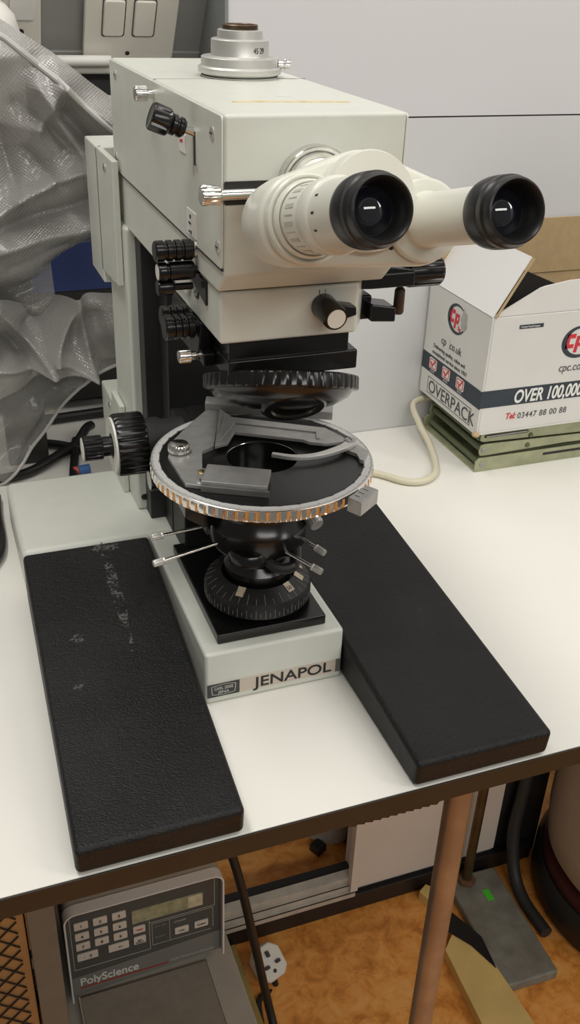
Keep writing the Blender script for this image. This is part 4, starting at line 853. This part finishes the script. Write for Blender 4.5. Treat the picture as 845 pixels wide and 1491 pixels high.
tag(obj('wooden_board', pr([(.4030, .270), (.4370, .300), (.462, .268), (.470, .12), (.45, .03), (.385, .03), (.395, .13)], FZ, FZ + .022), YW, bevel=.001), 'pale yellow wooden board on the floor beside the copper leg and iron slab', 'board')
tag(obj('wooden_block', pr([(.415, .382), (.432, .392), (.458, .360), (.440, .322), (.428, .345)], FZ, FZ + .020), YW, bevel=.001), 'small yellow wooden offcut on the floor behind the copper leg', 'block')
tag(obj('wooden_strip', pr([(.060, .392), (.097, .392), (.098, .22), (.088, -.02), (.036, -.02), (.060, .22)], FZ, FZ + .012), mat('dull_yellow_wood', (.42, .32, .10), .6, nscale=25, namt=.3), bevel=.001), 'dull yellow wooden strip on the floor along the controller bath', 'board')
tag(obj('rubber_scrap', pr([(.416, .305), (.445, .325), (.468, .270), (.462, .215), (.445, .262)], FZ + .0225, FZ + .0245), CABLEB), 'black rubber scrap lying on the yellow wooden board', 'rubber scrap')
dr = thing('waste_drum', 'large rounded beige drum on a black base at the right under the bench', 'drum', (.797, .27, FZ))
DC = (.797, .270)
obj('drum_body', lt([(0, .085), (.150, .085), (.175, .092), (.186, .110), (.191, .16), (.193, .50), (.189, .66), (.18, .70), (0, .70)], (*DC, FZ), (0, 0, 1), seg=96), mat('beige_drum', (.44, .38, .31), .5, nscale=8, namt=.06), dr)
obj('drum_trim', lt([(.0, .070), (.188, .070), (.191, .078), (.188, .090), (.16, .0905), (0, .0905)], (*DC, FZ), (0, 0, 1), seg=96), mat('dark_red_trim', (.06, .012, .010), .5), dr)
obj('drum_base', lt([(0, 0), (.192, 0), (.198, .01), (.198, .055), (.192, .069), (0, .069)], (*DC, FZ), (0, 0, 1), seg=96), mat('black_drum_base', (.018, .018, .018), .5), dr)
tag(obj('hose', tb(spline([(.598, .396, -.60), (.594, .394, -.70), (.586, .386, -.77), (.580, .358, -.835), (.577, .315, -.859), (.578, .25, -.859)]), .0105, seg=12), mat('charcoal_rubber', (.03, .031, .032), .55)), 'charcoal rubber hose curving down in the corner beside the beige drum', 'hose')
tag(obj('bench_pedestal', bx(-.204, -.180, .045, .36, FZ, -.0505), mat('pedestal_grey', (.13, .12, .10), .55, nscale=40, namt=.15), bevel=.001), 'dark grey upright bench support panel left of the temperature controller', 'support')
mc = thing('mesh_fronted_cabinet', 'brown cabinet front with black diamond lattice at the bottom left corner', 'cabinet', (-.35, .1, FZ))
obj('cabinet_body', bx(-.50, -.2062, .052, .36, FZ, -.0505), mat('brown_board', (.33, .18, .07), .5, nscale=14, namt=.2), mc, bevel=.001)
lat = bmesh.new()
for i in range(-20, 88):
    for s in (-1, 1):
        # diagonal bars clipped to the front face
        a, b = V((-.42, .0, -.87 + i * .019)), V((-.2130, .0, -.87 + i * .019 + s * .2070))
        zlo, zhi = FZ + .01, -.06
        def clip(a, b):
            t0, t1 = 0, 1; dz = b.z - a.z
            for lim, sg in ((zlo, 1), (zhi, -1)):
                ta = (lim - a.z) / dz
                if (dz * sg) > 0: t0 = max(t0, ta)
                else: t1 = min(t1, ta)
            return (a.lerp(b, t0), a.lerp(b, t1)) if t0 < t1 else None
        c_ = clip(a, b)
        if c_: tube(lat, [c_[0] + V((0, .0508, 0)), c_[1] + V((0, .0508, 0))], .0009, 5)
obj('lattice', lat, CABLEB, mc, smooth=0)
# next bay, seen through the low opening
tag(obj('bin', lt([(0, 0), (.050, 0), (.056, .006), (.060, .03), (.07, .25), (.066, .25), (.05, .006), (0, .006)], (.335, .585, FZ), (0, 0, 1)), mat('grey_white_bin', (.50, .49, .45), .5)), 'grey white round bin standing on the floor beyond the low opening', 'bin')
tag(obj('black_cube', bx(-.011, .011, -.011, .011, 0, .016, T=M4.Translation((.2930, .530, FZ)) @ M4.Rotation(R(25), 4, 'Z')), CABLEB, bevel=.002), 'small black block on the orange floor beyond the low opening', 'block')
struct('wall_beyond', bx(-1.2, .42, 1.0, 1.03, FZ, -.45), WALLL)
struct('trim_6', bx(.345, .375, .452, .75, FZ, -.45), DARK)
